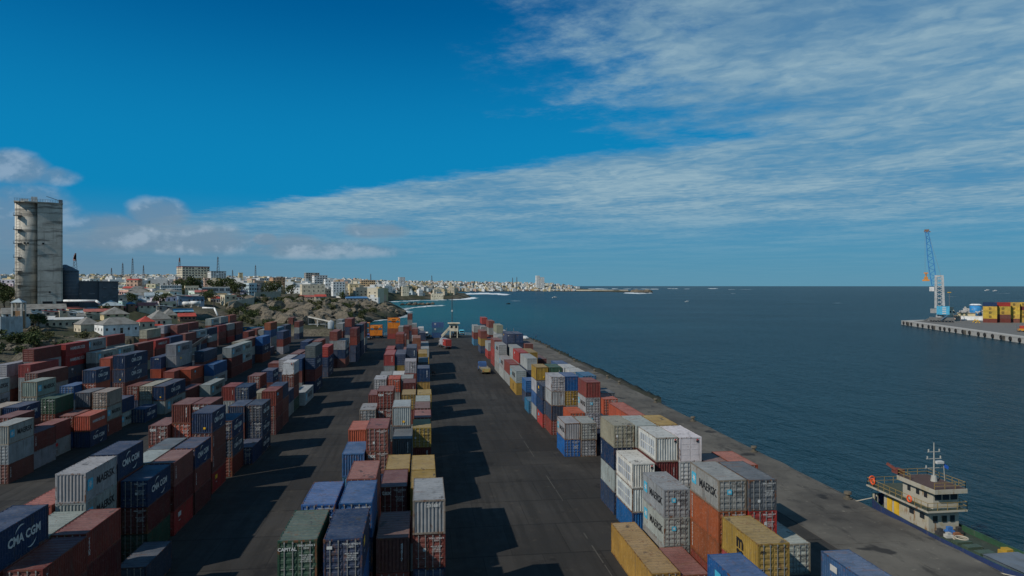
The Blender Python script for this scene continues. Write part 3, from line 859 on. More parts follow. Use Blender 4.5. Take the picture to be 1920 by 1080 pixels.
def container(x, y, z, c, mark, L, h, face, lod, label, group, rz=0.0, faded=None):
    base = lin(*PAL[c][1]); j = R.uniform(.68, .98); g_ = R.choice([0, 0, .03, .06, .14]); cc = tuple(min(1, (v*(1-g_)+g_*q)*j*R.uniform(.93, 1.07)) for v, q in zip(base[:3], (.30,.28,.25))) + (1,)
    root = thing('shipping_container', label, 'container', (x, y, z), rz, group); root['_L'] = L
    back = dict(loc=(0, L, 0), rot=(0, 0, math.pi))
    front = {}
    ends = (front, back) if face != 'e' else (back, front)     # doors first, closed end second
    fcol = cc if R.random() < .6 else tuple(v*.7 for v in cc[:3]) + (1,) if c not in 'GWT' else tuple(.45*v + .55*q for v, q in zip(cc[:3], (.20,.13,.06))) + (1,)
    if lod == 0:
        put('frame', cmesh('frame', L, h), root, color=fcol)
        put('side_wall', cmesh('side_wall', L, h), root, color=cc); put('side_wall', cmesh('side_wall', L, h), root, color=cc, **back)
        put('end_wall', cmesh('end_wall', L, h), root, color=cc, **ends[1])
    else:
        if face != 'e': put('body', cmesh('body', L, h), root, color=cc, **back)
        else: put('body', cmesh('body', L, h), root, color=cc)
    put('roof', cmesh('roof', L, h), root, color=cc)
    if lod < 2 and (lod == 0 or face == 'd'):
        flip = ends[0] is back; dm = 'door_plain' if mark == 'd' else 'door'
        for sgn in (1, -1):
            d = put('door', cmesh(dm, L, h), root, color=cc, loc=(0, L if flip else 0, 0), rot=(0, 0, math.pi if flip else 0))
            if sgn < 0: d.scale = (-1, 1, 1)
            if lod == 0 and dm == 'door' and not flip:
                for xx in (.28, .80): put('lock_rod', cmesh('lock_rod', L, h), d, loc=(xx, 0, 0))
    zc = h*.52
    if mark == 'm':
        k = 1.0 if L < 10 else 1.35
        t = textmesh('MAERSK', M_BLACK, .98 if L < 10 else 1.5, .018)
        for sgn in (-1, 1):
            on_side(root, 'emblem', starmesh(), sgn, -L*.5+.85 if L < 10 else -L*.5+2.2, zc+.05, .82 if L < 10 else 1.2); on_side(root, 'lettering', t, sgn, L*.125 if L < 10 else L*.10, zc-.02)
        if face == 'd' and lod == 0: on_front(root, 'door_emblem', starmesh(), -.28, h*.62, .34)
    elif mark == 'c':
        t = textmesh('CMA CGM', M_WHITE, .86 if L < 10 else 1.15, .03, False, 'swoosh')
        for sgn in (-1, 1): on_side(root, 'lettering', t, sgn, 0, zc)
    elif mark == 'h':
        t = textmesh('HAMBURG SÜD', M_WHITE, .62 if L < 10 else 1.1, .02)
        for sgn in (-1, 1): on_side(root, 'lettering', t, sgn, 0, zc+.1)
    elif mark == 's':
        t = textmesh('m', M_BLACK, 1.5, .05); t2 = textmesh('sc', M_BLACK, 1.3, .05)
        for sgn in (-1, 1): on_side(root, 'lettering', t, sgn, .1, zc+.35); on_side(root, 'lettering', t2, sgn, .1, zc-.5)
        if face == 'd': on_front(root, 'door_lettering', t, -.85, h*.78, .3)
    elif mark == 'k':
        w = R.choice([M_WHITE, M_WHITE, M_LBLUE, M_YELL, M_REDL])
        for sgn in (-1, 1): on_side(root, 'logo', plate('logo_'+w.name, .9, .5, w), sgn, -L*.22, h*.7); on_side(root, 'logo_text', textmesh('....', M_WHITE, .6, .02), sgn, -L*.22, h*.5)
        if c == 'N' and face == 'd': on_front(root, 'door_logo', plate('diamond', .34, .2, M_WHITE), -.83, h*.80)
    elif mark == 'v':
        t = textmesh('TRITON' if c in 'RM' else 'Hapag-Lloyd' if c == 'L' else 'FLORENS', M_WHITE, .44 if c != 'L' else .5, .012, True)
        for sgn in (-1, 1): on_side(root, 'lettering', t, sgn, -L/2+.5 if sgn < 0 else -L/2+.55, zc+.05, .62 if c == 'L' else .8)
        if face == 'e': on_front(root, 'lettering', textmesh('4020117', M_WHITE, .3, .01, True), CW*.55, h*.58)
    elif mark == 'n':
        on_front(root, 'number', textmesh('231681', M_WHITE, .34, .012), .32, h-.42)
    if c == 'W' and lod == 0:
        for sgn in (-1, 1):
            for q in range(7):
                for zz in (.34, .68): on_side(root, 'window_panel', plate('window_panel', .42, .72, M_PANEL), sgn, -L/2+1.0+.68*q, h*zz)
        put('badge', plate('badge_red', .2, .12, M_REDL), root, (.9 if face == 'e' else .75, -.035, h*.9), (math.pi/2, 0, 0)); put('badge', plate('badge_dark', .26, .18, M_BLACK), root, (.9 if face == 'e' else .75, -.035, h*.83), (math.pi/2, 0, 0))
    if face == 'd' and lod == 0 and mark != 'd':
        if mark == 'x': on_front(root, 'lettering', textmesh('tex', M_WHITE, .62, .018), -.66, h*.79)
        elif mark == 'p': on_front(root, 'lettering', textmesh('CAPITAL', M_WHITE, .3, .008), -.62, h*.79)
        dark = c in 'WGTYCZ'
        num = textmesh(R.choice(['TEXU 210745 2\n2210', 'MSKU 305118 7\n22G1', 'CAXU 913025 4\n2210', 'TCKU 187623 0\n22G1']), M_BLACK if dark else M_WHITE, .17, .004)
        on_front(root, 'number', num, .55, h*.84)
        if R.random() < .8: on_front(root, 'data_plate', textmesh('MAX.GR 30480\nTARE 2250\nNET 28230\nCU.CAP 33.2', M_BLACK if dark else M_WHITE, .13, .002), .55, h*.56)
        if R.random() < .45: on_front(root, 'sticker', plate('sticker', .22, .24, M_WHITE), R.choice([-.85, -.35, .2]), h*R.uniform(.3, .65))
    if face == 'e' and lod == 0 and mark not in 'vnmx' or (face == 'e' and mark == ''):
        if R.random() < .5: on_front(root, 'number', textmesh('2204317', M_BLACK if c in 'WGTYCZ' else M_WHITE, .2, .006, True), CW*.6, h*.6)
        if R.random() < .35: on_front(root, 'sticker', plate('sticker_yellow', .26, .26, M_YELL), .3, h*.25)
    del root['_L']
    return root
IT = re.compile(r'^([A-Z])([a-z]?)([24])(H?)([a-z]?)$')
BLK = {'R': 'quayside block', 'M': 'middle block', 'L': 'block left of the middle lane', 'C': 'inner left block', 'D': 'hillside row'}
TIER = {0: 'ground tier', 1: 'second tier', 2: 'third tier', 3: 'fourth tier', 4: 'fifth tier'}
mass = []; rows = [l.split() for l in DATA.strip().splitlines()]
order = {}
for b in BLK:                                    # number the stacks of each block from the near end
    for i, r in enumerate(sorted([r for r in rows if r[0] == b], key=lambda r: float(r[2]))): order[id(r)] = i+1
for r in rows:
    b, x, y, fl, its = r[0], float(r[1]), float(r[2]), r[3], r[4:]
    z = 0.0; n = len(its); D = DEP(x, y)
    for k in range(n-1, -1, -1):
        c, mk, ln, H_, fc = IT.match(its[k]).groups(); L = 12.192 if ln == '4' else 6.058; h = 2.896 if H_ else 2.591
        tier = n-1-k
        if fl[k] == '1':
            lod = 0 if D < 150 else 1
            w = '%s %s container' % (PAL[c][0], 'long' if ln == '4' else 'short')
            if mk in MARKW and mk != '': w += ' with ' + MARKW[mk]
            lab = '%s, %s, %s stack from near end of %s' % (w, ('top' if k == 0 and n > 1 else TIER[tier].replace(' tier', '')) + ' tier', ordn(order[id(r)]), BLK[b])
            wl = lab.split()
            if len(wl) > 16: lab = lab.replace(' container with', ' with'); wl = lab.split()
            if len(wl) > 16: lab = lab.replace('block left of the middle lane', 'block beside middle lane')
            if len(lab.split()) > 16: lab = lab.replace('small white', 'white').replace('white side', 'side').replace('white door', 'door').replace('vertical white', 'vertical')
            if len(lab.split()) > 16: lab = lab.replace(' from near end', '')
            container(x + R.uniform(-.03, .03), y + R.uniform(-.05, .05), z, c, mk, L, h, fc, lod, lab, 'containers stacked in the ' + BLK[b])
        else: mass.append((x, y, z, c, L, h, fc))
        z += h
# the many half-hidden and far containers, joined
V, Fc, Cc = [], [], []
for x, y, z, c, L, h, fc in mass:
    me = cmesh('body', L, h); base = lin(*PAL[c][1]); j = R.uniform(.64, .92)
    for src in (me, cmesh('roof', L, h)):
        n0 = len(V); col = tuple(v*j for v in base[:3])
        if src is not me: col = tuple(.7*v + .3*g for v, g in zip(col, (.25,.23,.205)))
        for q in src.vertices: V.append((q.co.x + x, q.co.y + y, q.co.z + z))
        for p in src.polygons: Fc.append(tuple(n0+i for i in p.vertices)); Cc += [col]*len(p.vertices)
me = bpy.data.meshes.new('container_mass'); me.from_pydata(V, [], Fc); me.materials.append(M_STUFF)
ca = me.color_attributes.new('Col', 'FLOAT_COLOR', 'CORNER'); ca.data.foreach_set('color', [q for c in Cc for q in (*c, 1.0)]); me.update()
stuff(put('container_mass', me), 'half hidden and far containers filling the rest of the stacks', 'containers')
# ------------------------------------------------------------------ vegetation and rocks
def leafball(n, rx, rz, sz, seed, clumps=7):
    r = random.Random(seed); m = MB(); cs = []
    for i in range(clumps):
        a = r.uniform(0, 6.28); q = r.uniform(.15, .75); cs.append((math.cos(a)*rx*q, math.sin(a)*rx*q, rz*r.uniform(-.45, .7), r.uniform(.28, .5)))
    for i in range(n):
        c = r.choice(cs); d = Vector((r.gauss(0, 1), r.gauss(0, 1), r.gauss(0, 1))).normalized() * r.uniform(.55, 1.0)
        p = Vector((c[0]+d.x*rx*c[3], c[1]+d.y*rx*c[3], c[2]+d.z*rz*c[3]*1.15))
        e = Vector((r.uniform(-1, 1), r.uniform(-1, 1), r.uniform(-.3, 1))).normalized(); u = e.orthogonal().normalized(); w = e.cross(u); s = sz*r.uniform(.6, 1.4)
        m.poly([p-u*s, p-w*s*.6, p+u*s, p+w*s*.6])
    return m
CROWN = [leafball(900, 3.0, 2.4, .22, 11+i, 9).mesh('crown', M_LEAF) for i in range(4)]
SHRUB = [leafball(520, 1.6, 1.0, .14, 31+i, 7).mesh('foliage', M_LEAF if i % 2 else M_LEAF2) for i in range(4)]
def trunkmesh(seed):
    r = random.Random(seed); m = MB(); m.tube((0,0,-.4), (.1,0,2.2), .26, .17, 7)
    for i in range(4):
        a = i*1.57+r.random(); m.tube((.1,0,1.9+.1*i), (math.cos(a)*1.5, math.sin(a)*1.5, 3.4+r.random()), .11, .04, 5)
    return m.mesh('trunk', M_BARK)
TRUNK = [trunkmesh(i) for i in range(3)]
def tree(u, D, s, lab, grp='trees among the town houses', dz=0):
    x, y = AT(u, D); t = thing('tree', lab, 'tree', (x, y, hz(x, y)+dz), R.uniform(0, 6.28), grp); t.scale = (s, s, s)
    put('trunk', R.choice(TRUNK), t); put('crown', R.choice(CROWN), t, (0, 0, 4.0))
def shrub(x, y, s, lab, grp, z=None):
    t = thing('shrub', lab, 'shrub', (x, y, (hz(x, y) if z is None else z)+.1), R.uniform(0, 6.28), grp); t.scale = (s, s, s*R.uniform(.7, 1.1))
    put('foliage', R.choice(SHRUB), t, (0, 0, .55)); m = STEM; put('stem', m, t)
mb = MB(); mb.tube((0,0,-.3), (0,0,.6), .1, .05, 5); STEM = mb.mesh('stem', M_BARK)
def boulder_mesh(seed):
    bm = bmesh.new(); bmesh.ops.create_icosphere(bm, subdivisions=4, radius=1.0); r = random.Random(seed); off = Vector((seed*3.1, seed*1.7, 0))
    planes = [(Vector((r.uniform(-1,1), r.uniform(-1,1), r.uniform(-.2,1))).normalized(), r.uniform(.42, .8)) for _ in range(12)]
    for v in bm.verts:
        p = v.co.copy(); p *= 1 + .28*mnoise.fractal(p*1.1+off, .8, 2, 4)
        for n, d in planes:
            e = p.dot(n) - d
            if e > 0: p -= n*e*.88
        p += p.normalized()*.09*mnoise.fractal(p*3.5+off, .9, 2, 5); v.co = Vector((p.x*1.25, p.y, p.z*.72))
    me = bpy.data.meshes.new('boulder'); bm.to_mesh(me); bm.free(); me.materials.append(M_ROCK); return me
BOULD = [boulder_mesh(i) for i in range(6)]
def boulder(u, D, s, lab, grp, z=None, sink=.25):
    x, y = AT(u, D); o = put('boulder', R.choice(BOULD), None, (x, y, (hz(x, y) if z is None else z)+s*(.45-sink)), (R.uniform(-.3,.3), R.uniform(-.3,.3), R.uniform(0, 6.28)), (s*R.uniform(.85,1.25), s*R.uniform(.8,1.1), s*R.uniform(.75,1.15)))
    return tag(o, lab, 'rock', grp)
n = 0
while n < 250:                                    # the rocky headland behind the yard
    u = R.uniform(440, 752); t = R.random()
    lo, hi = (384, 560) if u < 600 else (384, 610) if u < 672 else (540, 690)
    D = lo + (hi-lo)*t; x, y = AT(u, D)
    if y < 377 or not inside(np.array([[x, y]]))[0]: continue
    sd = shore_d(np.array([[x, y]]))[0]
    if R.random() < .25 and sd > 60: continue
    s = R.choice([1.8, 2.4, 3.2, 4.5, 6, 7.5]) * R.uniform(.6, 1.1); zone = 'below the long concrete wall' if u < 520 else 'behind the white conveyor' if u < 620 else 'above the orange hoppers' if u < 690 else 'at its seaward tip'; boulder(u, D, s, '%s weathered boulder on the rocky headland, %s' % ('huge' if s > 5 else 'large' if s > 3 else 'smaller', zone), 'boulders on the headland'); n += 1
for i in range(26):                               # reef and shore rocks
    if i < 9: u, v = 757+6.5*i+R.uniform(-3, 3), 572.5-.15*i+R.uniform(-.8, .8); s = R.uniform(3, 6)
    elif i < 15: u, v = 1190+5*(i-9), 548.6+R.uniform(-.3, .3); s = R.uniform(9, 16)
    else: u, v = 700+5.6*(i-15), 599-.9*(i-15)+R.uniform(-1, 1); s = R.uniform(3, 5.5)
    D = F*(CH-SEA_Z)/(v-V0)
    if i < 9: l, g = 'low dark reef rock awash with surf beyond the headland', 'reef rocks beyond the headland'
    elif i < 15: l, g = 'dark rock of the small islet off the far spit', 'islet rocks off the far spit'
    else: l, g = 'wet dark boulder at the waterline of the headland', 'boulders at the headland waterline'
    boulder(u, D, s, l, g, SEA_Z, .15)
for i in range(120):                               # scrub along the top of the headland
    u = R.uniform(440, 700); D = R.uniform(430, 640); x, y = AT(u, D)
    if inside(np.array([[x, y]]))[0]: shrub(x, y, R.uniform(1.6, 3.6), 'dark green bush in the headland scrub, %s' % ('left part' if u < 530 else 'middle part' if u < 620 else 'right part'), 'scrub on the headland')
for i in range(22):                               # bushes on the bank left of the containers
    u = R.uniform(-30, 175); D = R.uniform(196, 262); x, y = AT(u, D)
    if x > -112: continue
    shrub(x, y, R.uniform(1.0, 2.8), 'bush growing on the bare bank above the left containers', 'bushes on the left bank')
for i in range(70):
    u = R.uniform(-30, 190); D = R.uniform(188, 262); x, y = AT(u, D)
    if x < -110: boulder(u, D, R.uniform(.8, 1.6)*R.choice([.7, 1, 1, 1.9]), 'pale rock lying on the bare left bank', 'rocks on the left bank', None, .3)
for i in range(18):
    u = R.uniform(415, 500); D = R.uniform(362, 440); x, y = AT(u, D)
    if y > 377: shrub(x, y, R.uniform(1.5, 3.2), 'bush at the foot of the rocks behind the left containers', 'bushes below the rocks')

# ------------------------------------------------------------------ buildings
mb = MB(); mb.box(-.5, -.05, 0, .5, .02, 1); WINM = mb.mesh('window', M_GLASS)
mb = MB(); mb.box(-.5, -.09, -.10, .5, .02, -.02); SILL = mb.mesh('sill', M_CONC)
def house(label, cat, grp, x, y, z, w, d, h, rz, wall, roofc, kind='flat', rh=1.5, floors=1, cols=4, win=(1.0, 1.1), name='house', over=.35, sides=True, par=.5, wcol=None, door=False, bal=False):
    t = thing(name, label, cat, (x, y, z), rz, grp)
    m = MB(); m.box(-w/2, -d/2, -4.0, w/2, d/2, h); m.build('wall', M_PLASTER, t, color=wall)
    m = MB(); o = over
    if kind == 'flat':
        a = .18
        for q in ((-w/2-.04, -d/2-.04, w/2+.04, -d/2+a), (-w/2-.04, d/2-a, w/2+.04, d/2+.04), (-w/2-.04, -d/2+a, -w/2+a, d/2-a), (w/2-a, -d/2+a, w/2+.04, d/2-a)):
            m.box(q[0], q[1], h-.1, q[2], q[3], h+par)
        m.box(-w/2+a, -d/2+a, h-.1, w/2-a, d/2-a, h+.05)
    else:
        W, E = w/2+o, d/2+o
        ins = min(E, W*.7) if kind == 'hip' else 0.0
        along_x = w >= d
        if not along_x: W, E = E, W
        r0, r1 = -W + (E*.9 if kind == 'hip' else 0), W - (E*.9 if kind == 'hip' else 0)
        if r0 > r1: r0 = r1 = 0.0
        P = lambda a, b, c: (a, b, c) if along_x else (-b, a, c)
        z0 = h-.06
        if kind == 'shed':
            m.poly([P(-W,-E,z0), P(W,-E,z0), P(W,E,z0+rh), P(-W,E,z0+rh)]); m.poly([P(-W,E,z0+rh-.1), P(W,E,z0+rh-.1), P(W,-E,z0-.1), P(-W,-E,z0-.1)])
            m.poly([P(-W,-E,z0-.1), P(W,-E,z0-.1), P(W,-E,z0), P(-W,-E,z0)]); m.poly([P(W,-E,z0-.1), P(W,E,z0+rh-.1), P(W,E,z0+rh), P(W,-E,z0)])
        else:
            m.poly([P(-W,-E,z0), P(W,-E,z0), P(r1,0,z0+rh), P(r0,0,z0+rh)]); m.poly([P(W,E,z0), P(-W,E,z0), P(r0,0,z0+rh), P(r1,0,z0+rh)])
            m.poly([P(W,-E,z0), P(W,E,z0), P(r1,0,z0+rh)]); m.poly([P(-W,E,z0), P(-W,-E,z0), P(r0,0,z0+rh)])
            m.poly([P(-W,-E,z0), P(-W,E,z0), P(W,E,z0), P(W,-E,z0)])
            m.box(r0-.1, -.12, z0+rh-.06, r1+.1, .12, z0+rh+.06) if along_x else m.box(-.12, r0-.1, z0+rh-.06, .12, r1+.1, z0+rh+.06)
    m.build('roof', M_SHEET if kind != 'flat' else M_PLASTER, t, color=roofc)
    fh = h/floors
    for f in range(floors):
        for face, n, ln, rot, off in ((0, cols, w, 0, -d/2), (1, max(1, int(cols*d/w)) if sides else 0, d, math.pi/2, w/2), (2, max(1, int(cols*d/w)) if sides else 0, d, -math.pi/2, w/2)):
            for i in range(n):
                if R.random() < .06: continue
                q = -ln/2 + ln*(i+.5)/n; zz = f*fh + fh*.34
                ww = min(win[0], ln/n*.7); wh = min(win[1], fh*.5)
                loc = (q, off, zz) if face == 0 else (off, q, zz) if face == 1 else (-off, -q, zz)
                wo = put('window', WINM, t, loc, (0, 0, rot), (ww, 1, wh))
                if DEP(x, y) < 420: put('sill', SILL, wo, (0, 0, 0))
        if bal and f: 
            b = MB(); b.box(-w*.46, -d/2-.9, f*fh-.12, w*.46, -d/2+.02, f*fh+.08); b.box(-w*.46, -d/2-.9, f*fh+.08, w*.46, -d/2-.8, f*fh+.9); b.build('balcony', M_PLASTER, t, color=tuple(c*.9 for c in wall[:3])+(1,))
    if door:
        b = MB(); b.box(-.5, -d/2-.06, 0, .5, -d/2+.02, 2.1); b.build('door', M_PAINT, t, (w*.3, 0, 0), color=lin(70,52,40))
    return t
WHT, CRM, BEI, TAN, GRY, PNK, YEL, ORG, LBL, BRN = lin(226,228,226), lin(218,206,180), lin(196,186,164), lin(188,164,120), lin(150,148,142), lin(206,172,150), lin(208,190,146), lin(186,146,112), lin(188,206,212), lin(128,96,74)
RG, RR, RS, RB, RW, RP = lin(128,126,120), lin(176,62,48), lin(160,174,180), lin(60,120,170), lin(196,198,196), lin(160,88,78)
def H(u0, u1, vr, ve, vb, D, kind, wall, roof, lab, yaw=0.0, depth=None, **kw):
    uc = (u0+u1)/2; w = (u1-u0)*D/F*math.cos(math.atan((uc-UC)/F)); x, y = AT(uc, D); d = depth or w*.8
    zb = ZV(vb, D); h = (vb-ve)*D/F; rh = max(.4, (ve-vr)*D/F)
    bearing = math.atan2(x, y)
    cy = math.cos(bearing); x += math.sin(bearing)*d/2; y += cy*d/2
    house(lab, 'house' if (kw.get('name') or 'house') in ('house', 'hut') else 'building', 'houses and sheds on the slope by the silo' if D < 420 else 'buildings of the middle-distance town', x, y, zb, w/ (abs(math.cos(yaw))+.35*abs(math.sin(yaw))), d, h, -bearing+yaw, wall, roof, kind, rh, **kw)
H(181,258,595,608,625,265,'hip',WHT,RG,'long white house with grey hipped roof nearest the containers',.35,9,cols=5,win=(.7,.9),door=True)
H(143,183,595,608,627,268,'hip',BEI,RG,'beige house with grey hipped roof left of the long white house',.3,8,cols=2,win=(.8,.9))
H(258,288,593,603,617,276,'hip',BEI,RR,'small beige house with bright red hipped roof',.2,6,cols=2,win=(.7,1.1))
H(276,318,582,598,612,297,'hip',CRM,RG,'cream house under a tall grey pyramid roof right of the red one',.25,10,cols=4,win=(.8,1.2))
H(304,330,579,591,601,322,'hip',TAN,RG,'tan walled house with grey hip roof behind the pyramid-roofed house',.2,8,cols=3)
H(186,229,563,573,580,346,'hip',ORG,RS,'orange walled house with pale silver hipped roof',.2,10,cols=3)
H(190,240,576,589,595,306,'hip',YEL,RG,'yellowish house under a wide grey hip roof in the middle of the shanties',.15,11,cols=3)
H(158,206,579,584,588,318,'gable',BEI,RP,'low house with long faded red roof',.1,8,cols=3)
H(45,124,570,579,584,302,'gable',WHT,RG,'long white hall with grey roof in front of the concrete silo',.05,10,cols=7)
H(3,56,577,588,597,262,'gable',LBL,RG,'pale turquoise house with grey roof behind the boundary wall',.1,8,cols=4)
H(84,157,596,599,615,276,'shed',BEI,RW,'beige shack row under one white sheet roof',-.05,8,cols=6,win=(.8,1.0))
H(80,112,582,585,593,287,'shed',GRY,RR,'grey shack with patched red sheet roof',.1,6,cols=2)
H(110,129,580,583,589,288,'shed',BEI,lin(190,58,44),'little shack with bright red sheet roof',.1,5,cols=1)
H(128,142,584,587,592,286,'shed',GRY,RS,'little shack with pale blue sheet roof',-.1,5,cols=1)
H(62,84,585,589,602,268,'shed',GRY,GRY,'bare grey block hut above the bank',.1,5,cols=2,name='hut')
H(36,62,586,589,600,272,'shed',BEI,RP,'small brown roofed hut beside the wall tower',.1,5,cols=2,name='hut')
H(258,295,567,573,579,362,'gable',CRM,RP,'house with faded pink-red gable roof',.1,8,cols=3)
H(238,252,566,570,577,356,'gable',BRN,RB,'small brown hut with bright blue roof',.2,5,cols=1,name='hut')
H(217,257,546,553,569,402,'shed',GRY,lin(96,112,126),'blue grey warehouse right of the feed mill',.12,14,cols=3)
H(228,288,540,552,559,455,'hip',CRM,RG,'broad grey hip-roofed hall behind the warehouse',.1,16,cols=5)
H(278,324,543,553,559,465,'hip',CRM,lin(140,140,120),'second broad hip-roofed hall, olive grey roof',.1,14,cols=4)
H(293,322,572,575,583,350,'shed',GRY,RS,'shed with wide pale blue-grey sheet roof',.05,8,cols=2)
H(334,366,587,593,602,346,'gable',BRN,RR,'brown house with red roof at the right end of the shanties',.15,7,cols=4)
H(325,362,579,584,588,366,'shed',GRY,lin(104,150,170),'shack with light blue roof above the red-roofed brown house',.1,7,cols=3)
H(332,382,552,556,569,432,'shed',lin(104,132,156),lin(170,190,200),'blue sided warehouse with pale flat roof',.08,16,cols=6)
H(425,452,551,557,564,482,'gable',WHT,lin(120,70,60),'small white house with brown gable by the long wall',.2,9,cols=4)
H(300,340,533,536,546,522,'flat',WHT,RW,'white office block with a band of blue windows',.05,14,floors=2,cols=12,win=(1.4,1.2))
H(346,372,534,537,546,535,'flat',CRM,CRM,'cream flat-roofed block beside the tree clump',.05,12,floors=1,cols=5)
H(379,431,536,539,549,562,'flat',lin(120,140,152),RW,'long low blue-glazed hall among the trees',.0,14,floors=1,cols=14,win=(1.6,2.2))
H(334,390,500,501,524,905,'flat',CRM,lin(140,60,50),'large cream hospital-like block on the skyline',.25,30,floors=5,cols=9,win=(2.0,1.9),par=1.2,name='apartment_building')
H(391,422,508,509,523,905,'flat',WHT,lin(90,84,86),'white block with red and blue framed windows right of the large cream block',.25,18,floors=4,cols=6,win=(2.2,2),name='apartment_building')
H(361,378,519,520,531,705,'flat',YEL,WHT,'yellow three storey house with white balustrade roof',.1,9,floors=3,cols=3,win=(1.3,1.2),bal=True)
H(382,394,521,522,536,655,'flat',PNK,PNK,'narrow pink house at the edge of the trees',.1,9,floors=3,cols=2,win=(1.2,1.1))
H(447,455,511,512,531,805,'flat',YEL,YEL,'slim yellow stair tower building beside white arched block',.1,7,floors=5,cols=1,win=(1.2,1.2))
H(432,448,521,522,532,802,'flat',WHT,WHT,'white block left of the slim yellow tower',.1,9,floors=3,cols=3,win=(1.3,1.2))
H(483,506,521,522,534,782,'flat',WHT,RW,'wide white three storey block with grey side',.3,11,floors=3,cols=5,win=(1.4,1.2))
H(507,533,520,521,535,762,'flat',ORG,BRN,'orange brown block right of the wide white block',.35,12,floors=3,cols=4,win=(1.3,1.2))
H(571,598,511,512,532,952,'flat',GRY,GRY,'tall grey concrete frame building on the skyline',.2,14,floors=6,cols=6,win=(2.0,1.9),name='apartment_building')
H(586,613,516,517,532,856,'flat',WHT,PNK,'white and peach block in front of the tall grey frame',.25,12,floors=4,cols=5,win=(1.5,1.3),bal=True,name='apartment_building')
H(608,624,523,524,537,802,'flat',WHT,WHT,'plain white block with four small windows',.2,9,floors=2,cols=3,win=(1.2,1.2))
H(563,609,533,534,549,655,'flat',CRM,BEI,'long cream walled building with stepped roof',.15,14,floors=2,cols=5,win=(1.1,1.0))
H(622,646,528,529,548,705,'flat',WHT,WHT,'white four storey block right of the cream walled building',.2,10,floors=4,cols=4,win=(1.2,1.1),name='apartment_building')
H(653,676,532,533,547,725,'flat',YEL,BEI,'yellow walled house with dark side next to the big orange block',.2,10,floors=2,cols=3)
H(675,703,525,526,541,852,'flat',lin(222,184,138),ORG,'big light orange block with four rows of windows',.15,13,floors=4,cols=7,win=(1.9,1.3),name='apartment_building')
H(747,759,519,520,538,1610,'flat',WHT,WHT,'pair of slim white towers standing above the town',.2,14,floors=8,cols=4,win=(2.2,2.0),name='apartment_building')
H(753,766,537,538,550,1010,'flat',CRM,CRM,'cream house near the beach in front of the slim towers',.2,9,floors=3,cols=3)
H(808,831,550,551,558.5,1405,'flat',CRM,CRM,'cream fort-like house alone on the second headland',.1,14,floors=1,cols=5,win=(2,1.6))
H(700,716,556,557,564,765,'flat',CRM,CRM,'cream hut alone on the end of the rocky headland',.1,8,floors=1,cols=3)
H(647,689,556,559,565,705,'shed',GRY,RB,'low building with bright blue sheet roof behind the headland',.1,9,cols=6)
H(590,611,552,556,562,625,'gable',BEI,RR,'house with bright red gable roof behind the headland',.1,9,cols=3)
H(560,588,553,557,562,630,'gable',BEI,RP,'house with dull red roof left of the bright red one',.1,8,cols=3)
shk = [R.choice([BEI, GRY, CRM, TAN, BRN, LBL]) for _ in range(34)]
for i in range(34):                               # small shacks between the larger houses
    u = R.uniform(48, 330); D = R.uniform(278, 400); x, y = AT(u, D); rc, rn = R.choice([(RR, 'red'), (RP, 'faded red'), (RS, 'silvery'), (RW, 'white'), (RG, 'grey'), (RG, 'grey'), (RB, 'blue')]); w = R.uniform(4.5, 9)
    house('small shack with %s sheet roof crowded among the shanty houses' % rn, 'house', 'small shacks between the shanty houses', x, y, hz(x, y)-.2, w, R.uniform(4, 6), R.uniform(2.3, 3.0), R.uniform(-.5, .5)+.5, shk[i], rc, R.choice(['shed', 'gable', 'shed']), R.uniform(.5, 1.1), 1, 2, (.8, .9), name='hut')
tw = [('left of the pair', 1008, 21), ('right of the pair', 1016.5, 18)]
for side, uu, hh in tw:
    x, y = AT(uu, 3700); house('tall pale twin tower block across the bay, ' + side, 'tower block', 'twin tower blocks', x, y, ZV(538, 3700), 19, 20, hh*3700/F, -math.atan2(x, y)+.3, WHT, WHT, 'flat', floors=8, cols=3, win=(2.4, 3.4), name='tower_block', sides=True)
# random town, nearest ones as buildings of their own
WC = [WHT, WHT, WHT, WHT, CRM, CRM, BEI, PNK, YEL, GRY, LBL, TAN]; used = []; cand = []
NAMEC = {id(c): n for c, n in zip((WHT,CRM,BEI,TAN,PNK,YEL,GRY,LBL,ORG), ('white','cream','beige','tan','pink','yellow','grey','pale blue','orange'))}
tries = 0
while len(cand) < 5600 and tries < 40000:
    tries += 1
    u = R.uniform(-60, 1075); D = 400*(6400/400)**(R.random()**.85)
    if D < 600 and 440 < u < 700: continue
    if D < 720 and u > 480: continue
    if D < 470 and not 190 < u < 330: continue
    x, y = AT(u, D)
    cand.append((u, D, x, y))
Pc = np.array([(c[2], c[3]) for c in cand]); ok = inside(Pc) & (shore_d(Pc) > np.where(DEPA(Pc) > 2500, 30, 22)); Zc = height(Pc)
sel = []
grid = {}
for (u, D, x, y), o, z in zip(cand, ok, Zc):
    if not o: continue
    k = (round(u/ (7 if D < 900 else 4)), round(math.log(D)*(18 if D < 900 else 24)))
    if k in grid: continue
    grid[k] = 1; sel.append((D, u, x, y, z))
sel.sort(); near = sel[:205]; far = sel[205:]
near_sorted = {id(s): i+1 for i, s in enumerate(sorted(near, key=lambda s: s[1]))}
